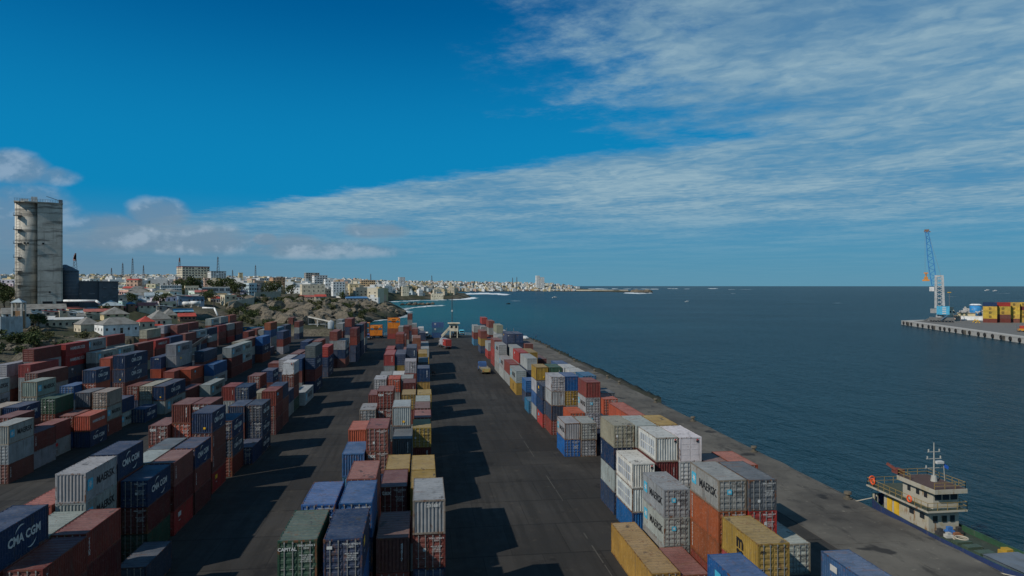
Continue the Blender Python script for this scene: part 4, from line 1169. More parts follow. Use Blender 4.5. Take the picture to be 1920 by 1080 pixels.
for s in near:
    D, u, x, y, z = s; wc = R.choice(WC); fl = R.choice([1, 1, 2, 2, 3, 4]) if D > 600 else R.choice([1, 1, 2]); w = R.uniform(6, 12) if D < 900 else R.uniform(8, 16); d = R.uniform(6, 12)
    roofk = 'flat' if R.random() < .72 else R.choice(['gable', 'hip', 'shed']); rc = wc if roofk == 'flat' else R.choice([RG, RR, RS, RP, RW, RG])
    lab = '%s %s-storey %s house, %s from the left in the scattered town' % (NAMEC[id(wc)], ['one','two','three','four'][fl-1], 'flat-roofed' if roofk == 'flat' else 'pitched-roof', ordn(near_sorted[id(s)]))
    house(lab, 'house', 'houses scattered over the town hillside', x, y, z-.3, w, d, fl*3.1+R.uniform(0, .8), R.uniform(-.7, .7), tuple(c*R.uniform(.8, 1.05) for c in wc[:3])+(1,), rc, roofk, R.uniform(1, 2.2), fl, R.choice([2, 3, 4]), (1.4, 1.3), sides=D < 900, par=R.uniform(.3, 1.0))
V, Fc, Cc = [], [], []
def sbox(x, y, z0, z1, w, d, rz, col):
    n0 = len(V); c, s = math.cos(rz), math.sin(rz)
    for zz in (z0, z1):
        for a, b in ((-1,-1),(1,-1),(1,1),(-1,1)): V.append((x+(a*w*c-b*d*s)/2, y+(a*w*s+b*d*c)/2, zz))
    for q in ((4,5,6,7),(0,1,5,4),(1,2,6,5),(2,3,7,6),(3,0,4,7)): Fc.append(tuple(n0+i for i in q)); Cc.extend([col]*4)
for D, u, x, y, z in far:
    for _ in range(3 if D > 1800 else 2):
        xx, yy_ = x+R.uniform(-1, 1)*D*.006, y+R.uniform(-1, 1)*D*.012
        wc = R.choice(WC+[WHT, WHT]); f = R.uniform(.68, 1.0); w, d = R.uniform(8, 20), R.uniform(8, 16); h = R.choice([4, 5, 7, 8, 10, 13]) * (1.0 if D < 2500 else 1.15); rz = R.uniform(-.8, .8)
        if shore_d(np.array([[xx, yy_]]))[0] < 25: continue
        zz = hz(xx, yy_); sbox(xx, yy_, zz-6, zz+h, w, d, rz, tuple(c*f for c in wc[:3]))
        if R.random() < .6: sbox(xx+R.uniform(-2, 2), yy_+R.uniform(-2, 2), zz+h, zz+h+R.uniform(1.5, 3.2), w*.35, d*.4, rz, tuple(c*f*.9 for c in wc[:3]))
        if D < 2600:
            c, s_ = math.cos(rz), math.sin(rz)
            for fl in range(int(h//3.3)):
                for i in range(3):
                    q = -w/2+w*(i+.5)/3; ox, oy = q*c + (d/2+.02)*s_, q*s_ - (d/2+.02)*c
                    sbox(xx+ox, yy_+oy, zz+fl*3.3+1.2, zz+fl*3.3+2.5, 1.5, .12, rz, (.03,.03,.032))
for k in range(70):      # sheds and walls along the far shore
    u = R.uniform(820, 1062); D = R.uniform(3480, 3620); x, y = AT(u, D); zz = hz(x, y)
    if zz > -2.4: sbox(x, y, zz-4, zz+R.uniform(4, 9), R.uniform(20, 50), 14, R.uniform(-.3, .3), tuple(c*.8 for c in R.choice(WC)[:3]))
def townm(k, b):
    g = k.node('ShaderNodeNewGeometry').outputs['Position']; n = k.noise(g, .25, 4, .6)
    c = k.node('ShaderNodeVertexColor', layer_name='Col').outputs[0]
    setp(k, b, k.mix(k.m('MULTIPLY', n, .5), c, (.2,.18,.15)), .9, 0, .2)
M_TOWN = mat('far_town_plaster', townm)
me = bpy.data.meshes.new('far_town'); me.from_pydata(V, [], Fc); me.materials.append(M_TOWN)
ca = me.color_attributes.new('Col', 'FLOAT_COLOR', 'CORNER'); ca.data.foreach_set('color', [q for c in Cc for q in (*c[:3], 1.0)]); me.update()
stuff(put('far_town', me), 'dense far-off pale town covering the hills round the bay', 'town')
# sea wall on the spit
a, b = AT(1062, 3600), AT(1178, 3480)
mb = MB(); mb.bar((*a, -1), (*b, -1), 10, 9); tag(mb.build('sea_wall', M_PLASTER, color=lin(206,196,176)), 'long pale harbour wall on the far spit below the twin towers', 'wall')
# trees in the town
TL = [(8,330,1.9,'dark leafy tree at the left edge beside the silo'),(-4,340,2.1,'second dark tree at the very left edge'),(20,345,1.7,'dark tree touching the foot of the silo'),
      (338,560,2.6,'tall dark tree left end of the tree clump by the offices'),(352,575,2.8,'broad dark tree in the clump by the offices'),(366,580,2.6,'third dark tree in the clump by the offices'),
      (404,600,2.7,'tree behind the blue-glazed hall, left one'),(420,610,3.0,'largest tree behind the blue-glazed hall'),(436,600,2.6,'tree right of the blue-glazed hall'),(450,590,2.2,'low dark tree near the small white gabled house'),
      (505,640,2.4,'dark tree above the long wall'),(518,650,2.6,'second dark tree above the long wall'),(545,640,2.2,'tree left of the cream walled building'),
      (395,470,1.6,'bushy tree beside the blue sided warehouse'),(386,455,1.5,'small tree at the warehouse corner'),(245,392,1.4,'small tree behind the shanties'),(300,405,1.5,'round tree behind the pink-roofed house'),
      (312,415,1.5,'second round tree behind the pink-roofed house'),(196,330,1.1,'small yellowish tree by the feed mill pipe'),(66,262,1.0,'leafy tree by the boundary wall tower'),(72,260,1.1,'second leafy tree by the boundary wall tower'),(640,660,1.8,'tree behind the blue-roofed building')]
for u, D, s, l in TL: tree(u, D, s, l)
for i in range(46):
    u = R.uniform(160, 900); D = R.uniform(560, 1700); x, y = AT(u, D)
    if inside(np.array([[x, y]]))[0] and shore_d(np.array([[x, y]]))[0] > 40: tree(u, D, R.uniform(1.3, 2.3), 'dark green tree between town houses, %s' % ('left of the cream skyline block' if u < 330 else 'between the cream block and the grey frame building' if u < 570 else 'right of the grey frame building'))
# ------------------------------------------------------------------ silo, mill, walls, masts
def silo_mat(k, b):
    v, oi, tc = objv(k); x, y, z = k.sep(tc)
    band = k.noise(k.xyz(k.m('MULTIPLY', x, .12), k.m('MULTIPLY', y, .12), k.m('MULTIPLY', z, .9)), .55, 5, .65)
    blot = k.noise(tc, .16, 5, .65); fine = k.noise(tc, 1.6, 4, .6); run = k.noise(k.vm('MULTIPLY', tc, (1, 1, .06)), .8, 4, .6)
    c = k.mix(k.ss(blot, .3, .7), (.40,.37,.31), (.60,.56,.48))
    c = k.mix(k.m('MULTIPLY', k.ss(band, .49, .64), .8), c, (.10,.095,.085)); c = k.mix(k.m('MULTIPLY', k.ss(run, .55, .7), .5), c, (.16,.15,.13))
    c = k.mix(k.m('MULTIPLY', fine, .25), c, (.22,.2,.17)); setp(k, b, c, .92, 0, .2); bump(k, b, fine, .3, .1)
M_SILO = mat('stained_concrete', silo_mat)
D = 335.0; x, y = AT(73, D); zb = ZV(574, D); Hh = (574-382)*D/F; rr = 18.4*D/F
t = thing('grain_silo', 'tall weathered concrete silo tower at the left edge', 'silo', (x, y, zb), -math.atan2(x, y))
for i, (dx, dy) in enumerate(((-rr*.98, 1.5), (rr*.75, 4.5), (-rr*.9, rr*1.9), (rr*.9, rr*1.9))):
    m = MB(); m.tube((dx, dy, -5), (dx, dy, Hh), rr*1.02 if i != 1 else rr*.98, None, 40); m.build('silo_cell', M_SILO, t, True)
m = MB(); m.prism([(-rr*.12, -rr*1.02), (rr*1.85, -rr*1.08), (rr*2.0, -rr*.9), (rr*1.98, rr*1.5), (-rr*.12, rr*1.5)], -4, Hh-.05); m.build('flat_panel', M_SILO, t)
m = MB(); m.prism([(-rr*2.05, -rr*.9), (-rr*1.2, -rr*1.15), (rr*1.2, -rr*1.12), (rr*2.03, -rr*.9), (rr*2.03, rr*2.9), (-rr*2.05, rr*2.9)], Hh, Hh+.5); m.build('roof_slab', M_SILO, t)
m = MB()
for i in range(20):
    xx = -rr*2 + rr*4*i/19; m.bar((xx, -rr*1.05, Hh+.5), (xx, -rr*1.05, Hh+1.7), .1)
m.bar((-rr*2, -rr*1.05, Hh+1.7), (rr*2, -rr*1.05, Hh+1.7), .1); m.bar((-rr*2, -rr*1.05, Hh+1.1), (rr*2, -rr*1.05, Hh+1.1), .08); m.build('roof_railing', M_STEEL, t)
m = MB(); m.box(-3.2, -2, Hh+.5, -.6, 1, Hh+3.1); m.build('roof_cabin', M_PLASTER, t, color=WHT)
m = MB(); m.box(-7.4, -1, Hh+.5, -4.2, 1, Hh+1.9); m.build('roof_vent', M_PLASTER, t, color=WHT)
m = MB(); m.bar((3, -2, Hh+3.6), (8.6, -2, Hh+1.8), .25); m.box(8, -2.6, Hh+.5, 9.6, -1.2, Hh+2.3); m.build('roof_winch', M_STEEL, t)
for i in range(7):
    zz = Hh*(.07+.133*i); m = MB(); m.box(-rr*2.1, -rr*.95, zz, -rr*1.4, -rr*.35, zz+.25); m.bar((-rr*2.08, -rr*.95, zz), (-rr*2.08, -rr*.95, zz+1.2), .12); m.bar((-rr*1.42, -rr*.95, zz), (-rr*1.42, -rr*.95, zz+1.2), .12); m.bar((-rr*2.08, -rr*.95, zz+1.2), (-rr*1.42, -rr*.95, zz+1.2), .12); m.build('landing', M_STEEL, t)
m = MB()
for xx in (-rr*1.85, -rr*1.55): m.bar((xx, -rr*1.0, 0), (xx, -rr*1.0, Hh), .16)
for i in range(36): zz = Hh*i/36; m.bar((-rr*1.85, -rr*1.0, zz), (-rr*1.55, -rr*1.0, zz+.5), .1)
m.build('ladder', flat('rusty_steel', (.13,.07,.045), .8, .3), t)
for xx, zz in ((-rr*.98-.9, Hh*.6), (-rr*.98+.4, Hh*.6), (rr*.35, Hh*.6), (rr*.9, 6.5)):
    m = MB(); m.box(xx-.4, -rr*1.1, zz, xx+.4, -rr*.8, zz+.8); m.build('opening', M_BLACK, t)
for xx, w in ((rr*.3, 4), (rr*1.45, 3.6)):
    m = MB(); m.box(xx, -rr*1.11, .0, xx+w, -rr*.9, 2.4); m.build('doorway', M_BLACK, t)
# blue grey bins and mill
M_BLUEG = objmat('blue_grey_sheet', .55, .3, .4, True, .1)
x, y = AT(131, 345); zb = ZV(571, 345); t = thing('steel_bin', 'round blue-grey steel bin beside the concrete silo', 'silo', (x, y, zb))
m = MB(); m.tube((0, 0, -3), (0, 0, 17), 3.9, None, 32); m.build('shell', M_BLUEG, t, True, color=lin(64,78,92))
m = MB(); m.tube((0, 0, 17), (0, 0, 19.2), 4.1, .6, 32); m.build('cone_roof', M_BLUEG, t, color=lin(84,96,108))
for i in range(9): m = MB(); m.tube((0, 0, 1.5+1.75*i), (0, 0, 1.62+1.75*i), 3.97, None, 32); m.build('hoop', M_STEEL, t)
x, y = AT(122, 352); t = thing('steel_bin', 'second blue-grey bin half hidden behind the concrete silo', 'silo', (x, y, zb)); m = MB(); m.tube((0, 0, -3), (0, 0, 18.5), 3.9, None, 32); m.build('shell', M_BLUEG, t, True, color=lin(60,74,88))
m = MB(); m.tube((0, 0, 18.5), (0, 0, 20.4), 4.1, .6, 32); m.build('cone_roof', M_BLUEG, t, color=lin(84,96,108))
x, y = AT(181, 352); zb = ZV(566, 352); t = thing('feed_mill', 'dark blue-grey sheet clad mill building beside the silo', 'mill', (x, y, zb), -math.atan2(x, y)+.1)
w = 70*352/F; hh = 38*352/F
m = MB(); m.box(-w/2, 0, -3, w*.05, 16, hh); m.build('wall', M_BLUEG, t, color=lin(66,76,86)); m = MB(); m.box(w*.05, -1.5, -3, w/2, 16, hh-.1); m.build('annex_wall', M_BLUEG, t, color=lin(78,86,94))
m = MB(); m.box(-w/2-.3, -.3, hh, w*.05, 16.3, hh+.35); m.build('roof', M_BLUEG, t, color=lin(96,108,118)); m = MB(); m.box(w*.052, -1.9, hh-.1, w/2+.3, 16.3, hh+.25); m.build('annex_roof', M_BLUEG, t, color=lin(92,104,114))
for xx in (w*.18, w*.40):
    for zz in (2.2, 7.2): m = MB(); m.box(xx-.7, -2.1, zz, xx+.7, -1.49, zz+.5); m.build('louvre', M_STEEL, t)
for xx in (-w*.4, -w*.1): m = MB(); m.box(xx-1.2, -.1, 4.0, xx+1.2, .05, 4.5); m.build('louvre', M_STEEL, t)
m = MB()
p0 = Vector((*AT(120, 325), ZV(564, 325))); p1 = Vector((*AT(180, 322), ZV(564, 322))); p2 = Vector((*AT(187, 322), ZV(569, 322)))
m.tube(p0, p1, .55, None, 10); m.tube(p1, p2, .55, None, 10); tag(m.build('pipe', M_PLASTER, None, True, color=WHT), 'white elbowed pipe in front of the mill', 'pipe')
# boundary wall with tower
t = thing('boundary_wall', 'pale panelled boundary wall at the left edge above the bank', 'wall', (0, 0, 0)); pts = [(-60, 236), (2, 236), (44, 240)]
for (u1, d1), (u2, d2) in zip(pts[:-1], pts[1:]):
    for i in range(5):
        a = Vector((*AT(u1+(u2-u1)*i/5, d1+(d2-d1)*i/5), 0)); b = Vector((*AT(u1+(u2-u1)*(i+1)/5, d1+(d2-d1)*(i+1)/5), 0)); z0 = ZV(616, 238); 
        m = MB(); mid = (a+b)/2; an = math.atan2((b-a).y, (b-a).x); Mx = Matrix.Translation((mid.x, mid.y, z0-3)) @ Matrix.Rotation(an, 4, 'Z'); L = (b-a).length
        m.box(-L/2+.16, -.1, 0, L/2-.16, .1, 3+4.2, Mx); m.build('wall_panel', M_PLASTER, t, color=lin(176,180,182)); m = MB(); m.box(-L/2-.16, -.17, 0, -L/2+.158, .17, 7.5, Mx); m.build('post', M_PLASTER, t, color=lin(186,188,188))
x, y = AT(35, 256); zb = ZV(600, 256); t = thing('lookout_tower', 'small brick lookout tower with pointed sheet roof behind the wall', 'tower', (x, y, zb), .1)
m = MB(); m.box(-1.5, -1.5, -3, 1.5, 1.5, 3.4); m.build('wall', M_PLASTER, t, color=lin(150,116,84))
for a in (-1, 1):
    for b in (-1, 1): m = MB(); m.box(a*1.5-.3, b*1.5-.3, -3, a*1.5+.3, b*1.5+.3, 6.6); m.build('pillar', M_PLASTER, t, color=lin(190,186,178))
m = MB()
for q in range(4):
    a0, a1 = math.pi/4+q*math.pi/2, math.pi/4+(q+1)*math.pi/2; m.poly([(2.9*math.cos(a0), 2.9*math.sin(a0), 6.6), (2.9*math.cos(a1), 2.9*math.sin(a1), 6.6), (0, 0, 8.2)])
m.poly([(2.9*math.cos(math.pi/4-q*math.pi/2), 2.9*math.sin(math.pi/4-q*math.pi/2), 6.6) for q in range(4)]); m.build('roof', M_SHEET, t, color=RS)
t = thing('compound_wall', 'long bare concrete wall climbing behind the rocks', 'wall'); pts = [(428, 578, 425), (452, 572, 450), (476, 567, 480), (478, 557, 545), (500, 555.5, 565), (526, 554, 585)]
for (u1, v1, d1), (u2, v2, d2) in zip(pts[:-1], pts[1:]):
    a = Vector((*AT(u1, d1), ZV(v1, d1))); b = Vector((*AT(u2, d2), ZV(v2, d2))); n = 4
    for i in range(n):
        p, q = a+(b-a)*i/n, a+(b-a)*(i+1)/n; m = MB(); m.bar(p+Vector((0, 0, .6)), q+Vector((0, 0, .6)), .3, 6.2); m.build('wall_panel', M_PLASTER, t, color=lin(168,162,148))
for i, (u, v) in enumerate(((352, 571), (366, 570))):
    x, y = AT(u, 415); m = MB(); q = math.atan2(x, y); dv = Vector((math.cos(q), -math.sin(q), 0)); c = Vector((x, y, ZV(v, 415)+.6)); tt = thing('storage_tank', 'white horizontal fuel tank, %s of two by the blue warehouse' % ('left' if i == 0 else 'right'), 'tank', tuple(c), 0, 'white fuel tanks')
    m.tube(-dv*2.6, dv*2.6, 1.2, None, 16); m.tube(-dv*3.1, -dv*2.6, .6, 1.2, 16); m.tube(dv*2.6, dv*3.1, 1.2, .6, 16); m.build('shell', M_PLASTER, tt, True, color=WHT)
    for k in (-1, 1): m = MB(); p = dv*k*1.8; m.box(p.x-.3, p.y-.9, -2.4, p.x+.3, p.y+.9, -1.0); m.build('saddle', M_CONC, tt)
def mast(u, v0, v1, D, w, lab, red=False):
    x, y = AT(u, D); z0 = ZV(v1, D); h = (v1-v0)*D/F; t = thing('radio_mast', lab, 'mast', (x, y, z0), 0, 'radio masts over the town'); m = MB(); n = max(5, int(h/4)); q = D*.00032
    for a in range(3):
        an = a*2.094; c = Vector((math.cos(an), math.sin(an), 0)); m.bar(c*w-Vector((0, 0, 8)), c*w*.35+Vector((0, 0, h)), q)
        for i in range(n):
            f0, f1 = i/n, (i+1)/n; c2 = Vector((math.cos(an+2.094), math.sin(an+2.094), 0)); m.bar(c*w*(1-.65*f0)+Vector((0, 0, h*f0)), c2*w*(1-.65*f1)+Vector((0, 0, h*f1)), q*.55)
    m.build('lattice', M_MAST, t); m = MB(); m.bar((0, 0, h), (0, 0, h*1.08), q); m.build('aerial', M_MAST, t)
    if red:
        for k in range(4): m = MB(); m.box(-.5+.3*k, -w*.7, h*(.6+.1*k), .5, w*.4, h*(.6+.1*k)+2.0); m.build('antenna_panel', M_PLASTER, t, color=lin(170,120,110))
M_MAST = flat('mast_steel', (.10,.075,.07), .7, .3)
mast(140.5, 478, 505, 420, 1.7, 'broad red and white phone mast right behind the silo bins', True); mast(230, 494, 517, 1250, 2.4, 'thin lattice mast left of the pair over the town'); mast(248.5, 485, 512, 1250, 2.6, 'taller thin lattice mast right of the pair over the town')
mast(336.5, 484, 502, 880, 2.0, 'dark lattice mast at the left corner of the cream block', True); mast(408.5, 482, 509, 950, 2.4, 'pointed lattice mast behind the white framed block'); mast(479, 498, 522, 1300, 2.3, 'lattice mast standing alone above the middle of town')
mast(209, 503, 516, 1500, 2, 'faint short mast above the left roofs'); mast(269, 498, 512, 1500, 2, 'faint thin mast right of the taller mast'); mast(695, 514, 528, 2600, 3, 'thin mast on the skyline over the orange block'); mast(809.5, 517, 529, 2900, 3, 'thin mast over the middle of the bay shore')
mast(961, 521, 533, 3900, 3, 'left one of two faint masts across the bay'); mast(969, 520, 533, 3900, 3, 'right one of two faint masts across the bay'); mast(436, 507, 520, 1400, 2, 'faint mast left of the slim yellow tower'); mast(401, 560, 600, 402, .9, 'rust brown thin mast above the red-roofed sheds'); mast(330, 519, 546, 640, .8, 'grey pole mast by the white offices')
# ------------------------------------------------------------------ cross-stacked containers at the yard end and on the far quay
def cross(u, v, items, lab, grp='containers standing crosswise at the yard end', D=None, marks=None):
    x, y = PX(u, v, 0.0)
    z = 0.0
    for i, c in enumerate(items):
        container(x, y, z, c[0], c[1:2], 6.058, 2.75 if False else 2.591, 'e', 1, '%s container crosswise in the %s, %s' % (PAL[c[0]][0], lab, ['lowest', 'second up', 'third up', 'fourth up', 'top'][i]), grp, -math.pi/2); z += 2.591
cross(809.5, 633, ['B', 'Ck', 'Bk'], 'blue stack beside the white tower house'); cross(455, 632, ['C', 'Ck'], 'teal pair behind the left block, left'); cross(476, 632, ['C', 'C'], 'teal pair behind the left block, right'); cross(726.5, 635, ['E', 'L'], 'stack under the right orange hopper')
M_ORANGE = objmat('orange_paint', .5, .25, .8)
def hopper(x, y, z, lab, rz=-math.pi/2, funnel=True):
    t = thing('hopper_container', lab, 'hopper', (x, y, z), rz, 'orange bulk hopper frames'); L, h = 6.058, 2.62; oc = lin(228,132,24)
    put('frame', cmesh('frame', L, h), t, color=oc)
    if funnel:
        m = MB(); k = .5
        top = [(-1.1, .2, h-.2), (1.1, .2, h-.2), (1.1, L-.2, h-.2), (-1.1, L-.2, h-.2)]; bot = [(-.4, L/2-.9, .3), (.4, L/2-.9, .3), (.4, L/2+.9, .3), (-.4, L/2+.9, .3)]
        for i in range(4): m.poly([top[i], top[(i+1) % 4], bot[(i+1) % 4], bot[i]])
        m.build('funnel', M_ORANGE, t, color=oc)
        m = MB(); m.box(1.05, .15, h-1.5, 1.19, L-.15, h-.15); m.build('front_plate', M_ORANGE, t, color=oc)
        for a, b in ((.2, 2.2), (L-.2, L-2.2)): m = MB(); m.bar((1.21, a, h-.15), (1.21, b, .3), .16); m.build('brace', M_STEEL, t)
        m = MB(); m.box(1.19, L/2-.9, h-1.15, 1.23, L/2+.9, h-.75); m.build('sign', M_BLACK, t)
    else:
        put('side_wall', cmesh('side_wall', L, h), t, color=oc); put('side_wall', cmesh('side_wall', L, h), t, loc=(0, L, 0), rot=(0, 0, math.pi), color=oc); put('roof', cmesh('roof', L, h), t, color=oc)
x, y = PX(726.5, 635, 0); hopper(x+.1, y, 5.19, 'plain orange hopper body on the red container stack', funnel=False); hopper(x+.1, y, 7.82, 'top orange hopper with black sign, right stack at the yard end')
x, y = PX(694, 634.5, 0); hopper(x, y, 1.5, 'orange hopper body on the trailer, left stack at the yard end', funnel=False); hopper(x, y, 4.13, 'top orange hopper of the left stack at the yard end')
x2, y2 = PX(688, 634.5, 0); hopper(x2, y2-1, 2.6, 'orange box seen end-on left of the trailer, lower', 0, False); hopper(x2, y2-1, 5.23, 'orange box seen end-on left of the trailer, upper', 0, False)
m = MB(); m.box(-1.2, 0, 0, 1.2, 6, 2.59); o = m.build('steel_block', M_BLUEG, None, loc=(x2, y2-1, 0), color=lin(60,60,64)); tag(o, 'dark steel plinth under the end-on orange boxes', 'plinth')
# ------------------------------------------------------------------ wheels, lorries
def wheelm(r=.52, w=.32):
    m = MB(); m.tube((-w/2, 0, 0), (w/2, 0, 0), r, None, 16); a = m.mesh('tyre', M_DARK); m = MB(); m.tube((-w/2-.01, 0, 0), (w/2+.01, 0, 0), r*.55, None, 12); return a, m.mesh('rim', M_STEEL)
WT, WR = wheelm()
def wheel(t, x, y): 
    w = put('wheel', WT, t, (x, y, .52)); put('rim', WR, w)
def cab(t, y0, col, h=2.9):
    m = MB(); P = [(-1.2, 0), (1.2, 0)]
    m.box(-1.22, y0, .75, 1.22, y0+1.9, h-.5); 
    n0 = len(m.v); m.v += [(-1.22, y0, h-.5), (1.22, y0, h-.5), (1.22, y0+1.9, h-.5), (-1.22, y0+1.9, h-.5), (-1.12, y0+.1, h), (1.12, y0+.1, h), (1.12, y0+1.55, h), (-1.12, y0+1.55, h)]
    for q in ((4,5,6,7),(0,1,5,4),(1,2,6,5),(2,3,7,6),(3,0,4,7)): m.f.append(tuple(n0+i for i in q)); m.mi.append(0)
    c = m.build('cab', M_PAINT, t, color=col)
    m = MB(); m.poly([(-1.1, y0+1.93, h-1.25), (1.1, y0+1.93, h-1.25), (1.05, y0+1.72, h-.3), (-1.05, y0+1.72, h-.3)][::-1]); m.box(-1.1, y0+1.88, h-1.3, 1.1, y0+1.915, h-.55); m.build('windscreen', M_GLASS, c)
    for s in (-1, 1): m = MB(); m.box(min(s*1.2, s*1.235), y0+.7, h-1.3, max(s*1.2, s*1.235), y0+1.6, h-.62); m.build('side_window', M_GLASS, c)
    m = MB(); m.box(-1.15, y0+1.86, .8, 1.15, y0+1.94, 1.25); m.build('grille', M_STEEL, c)
    for s in (-1, 1): m = MB(); m.box(s*.95-.18, y0+1.9, .85, s*.95+.18, y0+1.97, 1.1); m.build('headlight', M_WHITE, c)
def lorry(lab, x, y, rz, col, L=12.5, bed=True, deck=None, rear=None):
    """rear at y=0, cab at the far end; rz turns it"""
    t = thing('lorry', lab, 'truck', (x, y, 0), rz, 'lorries in the yard')
    m = MB(); m.box(-.45, .2, .85, .45, L+1.9, 1.08); m.box(-1.2, 0, 1.08, 1.2, L-.3, 1.3); m.build('chassis', M_STEEL, t)
    for yy_ in (1.2, 2.5, 3.8, L-1.6, L+1.6):
        for s in (-1, 1): wheel(t, s*1.02, yy_)
    if deck: m = MB(); m.box(-1.24, 0, 1.302, 1.24, L-.4, 1.38); m.build('deck', M_PLASTER, t, color=deck)
    if deck:
        for s in (-1, 1): m = MB(); m.box(min(s*1.2, s*1.27), 0, 1.2, max(s*1.2, s*1.27), L-.4, 1.75); m.build('side_board', M_PLASTER, t, color=tuple(c*.8 for c in deck[:3])+(1,))
    if rear: m = MB(); m.box(-1.2, -.06, .7, 1.2, -.005, 1.75); m.build('tailboard', M_PAINT, t, color=rear)
    for s in (-1, 1): m = MB(); m.box(s*.9-.16, -.1, .9, s*.9+.16, -.062, 1.05); m.build('tail_lamp', M_REDL, t)
    cab(t, L, col); return t
x, y = PX(841, 655, 0); a = math.radians(10); lorry('grey cabbed lorry carrying two containers up the middle lane', x, y, a, lin(150,152,156), 12.6)
dx, dy = -math.sin(a), math.cos(a)
container(x, y, 1.31, 'E', 'k', 6.058, 2.591, 'd', 1, 'red container riding at the tail of the moving lorry', 'containers riding on the lorry', a); container(x+dx*6.15, y+dy*6.15, 1.31, 'G', 'k', 6.058, 2.591, 'd', 1, 'grey container riding behind the cab of the moving lorry', 'containers riding on the lorry', a)
x, y = PX(912, 702, 0); lorry('empty flatbed lorry with blue cab beside the quayside block', x, y, math.radians(3), lin(40,84,140), 8.0, True, lin(128,122,106), lin(170,150,90))
x, y = PX(866, 628.5, 0); lorry('light blue lorry facing the camera at the yard end', x, y+9, math.pi, lin(80,176,200), 7, True, lin(150,180,188))
x, y = PX(853, 632, 0); lorry('dark parked lorry in front of the white tower house', x, y+8.5, math.pi+.1, lin(34,36,36), 7, True, lin(40,42,40))
x, y = PX(689, 636, 0); lorry('blue tractor lorry left of the orange hoppers', x, y+3, math.pi, lin(40,70,130), 4)
x, y = PX(803, 633, 0); lorry('small white lorry right of the middle block far end', x, y+6, math.pi-.2, lin(196,198,196), 5, True, lin(190,190,186))
x, y = PX(707, 634.5, 0); t = thing('trailer', 'rusty trailer carrying the orange hoppers at the yard end', 'trailer', (x-3.4, y+1.2, 0)); m = MB(); m.box(-.2, -1.1, 1.1, 6.4, 1.1, 1.45); m.build('bed', flat('rusty_bed', (.16,.075,.045), .8, .35), t)
for xx in (.6, 1.8, 5.0, 6.0):
    for s in (-1, 1):
        w = put('wheel', WT, t, (xx, s*.95, .52), (0, 0, math.pi/2)); put('rim', WR, w)
def car(lab, x, y, rz, col):
    t = thing('car', lab, 'car', (x, y, 0), rz); m = MB()
    prof = [(-2.1, .35), (-2.1, .9), (-1.95, 1.0), (-1.0, 1.05), (-.4, 1.6), (1.3, 1.62), (1.9, 1.0), (2.1, .9), (2.1, .35)]; n = len(prof); k = len(m.v)
    for s in (-.85, .85): m.v += [(s*(1 if z < 1.1 else .82), yy_, z) for yy_, z in prof]
    m.f.append(tuple(reversed(range(k, k+n)))); m.f.append(tuple(range(k+n, k+2*n))); m.mi += [0, 0]
    for i in range(n): j = (i+1) % n; m.f.append((k+i, k+j, k+n+j, k+n+i)); m.mi.append(0)
    m.build('body', M_PAINT, t, color=col)
    m = MB(); m.box(-.74, -.35, 1.08, .74, 1.25, 1.5); m.build('side_glass', M_GLASS, t)
    for yy_ in (-1.35, 1.35):
        for s in (-1, 1): w = put('wheel', WT, t, (s*.75, yy_, .33), None, .63); put('rim', WR, w)
x, y = PX(984.5, 636, 0); car('white car parked at the far end of the quayside block', x, y, .4, lin(206,208,206))
# reach stacker
x, y = PX(366, 690, 0); t = thing('reach_stacker', 'dark reach stacker raising its boom between the left stacks', 'reach stacker', (x, y, 0), -1.15)
m = MB(); m.box(-1.9, -4, 1.0, 1.9, 3.2, 2.4); m.box(-1.6, -4.3, 2.4, 1.6, -2.2, 3.2); m.build('body', M_STEEL, t); m = MB(); m.box(-.9, -1.4, 2.4, .9, .8, 4.4); c = m.build('cabin', M_PAINT, t, color=lin(60,62,64)); m = MB(); m.box(-.8, .78, 3.0, .8, .84, 4.2); m.build('windscreen', M_GLASS, c)
m = MB(); m.bar((0, -3.4, 5.2), (0, 2.6, 9.4), .7, .8); m.build('boom', flat('boom_grey', (.07,.07,.066), .6, .2), t); m = MB(); m.bar((0, 2.4, 9.25), (0, 4.2, 10.5), .5, .6); m.build('boom_extension', M_STEEL, t); m = MB(); m.bar((0, .9, 2.4), (0, 1.6, 8.4), .35); m.build('lift_cylinder', M_STEEL, t)
m = MB(); m.box(-3, 3.8, 9.6, 3, 4.7, 10.1); m.build('spreader', M_STEEL, t)
for yy_ in (-2.9, 2.2):
    for s in (-1, 1): w = put('wheel', WT, t, (s*1.8, yy_, .85), None, 1.65); put('rim', WR, w)
# ------------------------------------------------------------------ white tower house with outside stair and mast
x, y = PX(851, 634, 0); t = thing('tower_house', 'white two-storey control house with outside stair at the yard end', 'building', (x, y+3, 0))
m = MB(); 
for xx in (-1.9, 1.6):
    for yy_ in (-1.6, 1.6): m.box(xx, yy_-.2, -.1, xx+.4, yy_+.2, 3.4)
m.build('leg', M_PLASTER, t, color=CRM)
m = MB(); m.box(-2.0, -1.8, 3.4, 2.2, 1.8, 7.2); m.build('wall', M_PLASTER, t, color=CRM); m = MB(); m.box(-2.9, -2.5, 7.2, 3.1, 2.5, 7.6); m.build('roof', M_PLASTER, t, color=CRM)
for xx in (-1.1, 1.2): m = MB(); m.box(xx-.5, -1.86, 5.0, xx+.5, -1.79, 6.2); m.build('window', M_GLASS, t)
m = MB(); m.bar((-6.2, -1.2, .2), (-2.0, -1.2, 4.6), 1.1, .35); m.build('stair', M_PLASTER, t, color=CRM)
m = MB(); m.bar((-6.2, -1.8, 1.2), (-2.0, -1.8, 5.6), .12, .7); m.build('stair_parapet', M_PLASTER, t, color=CRM)
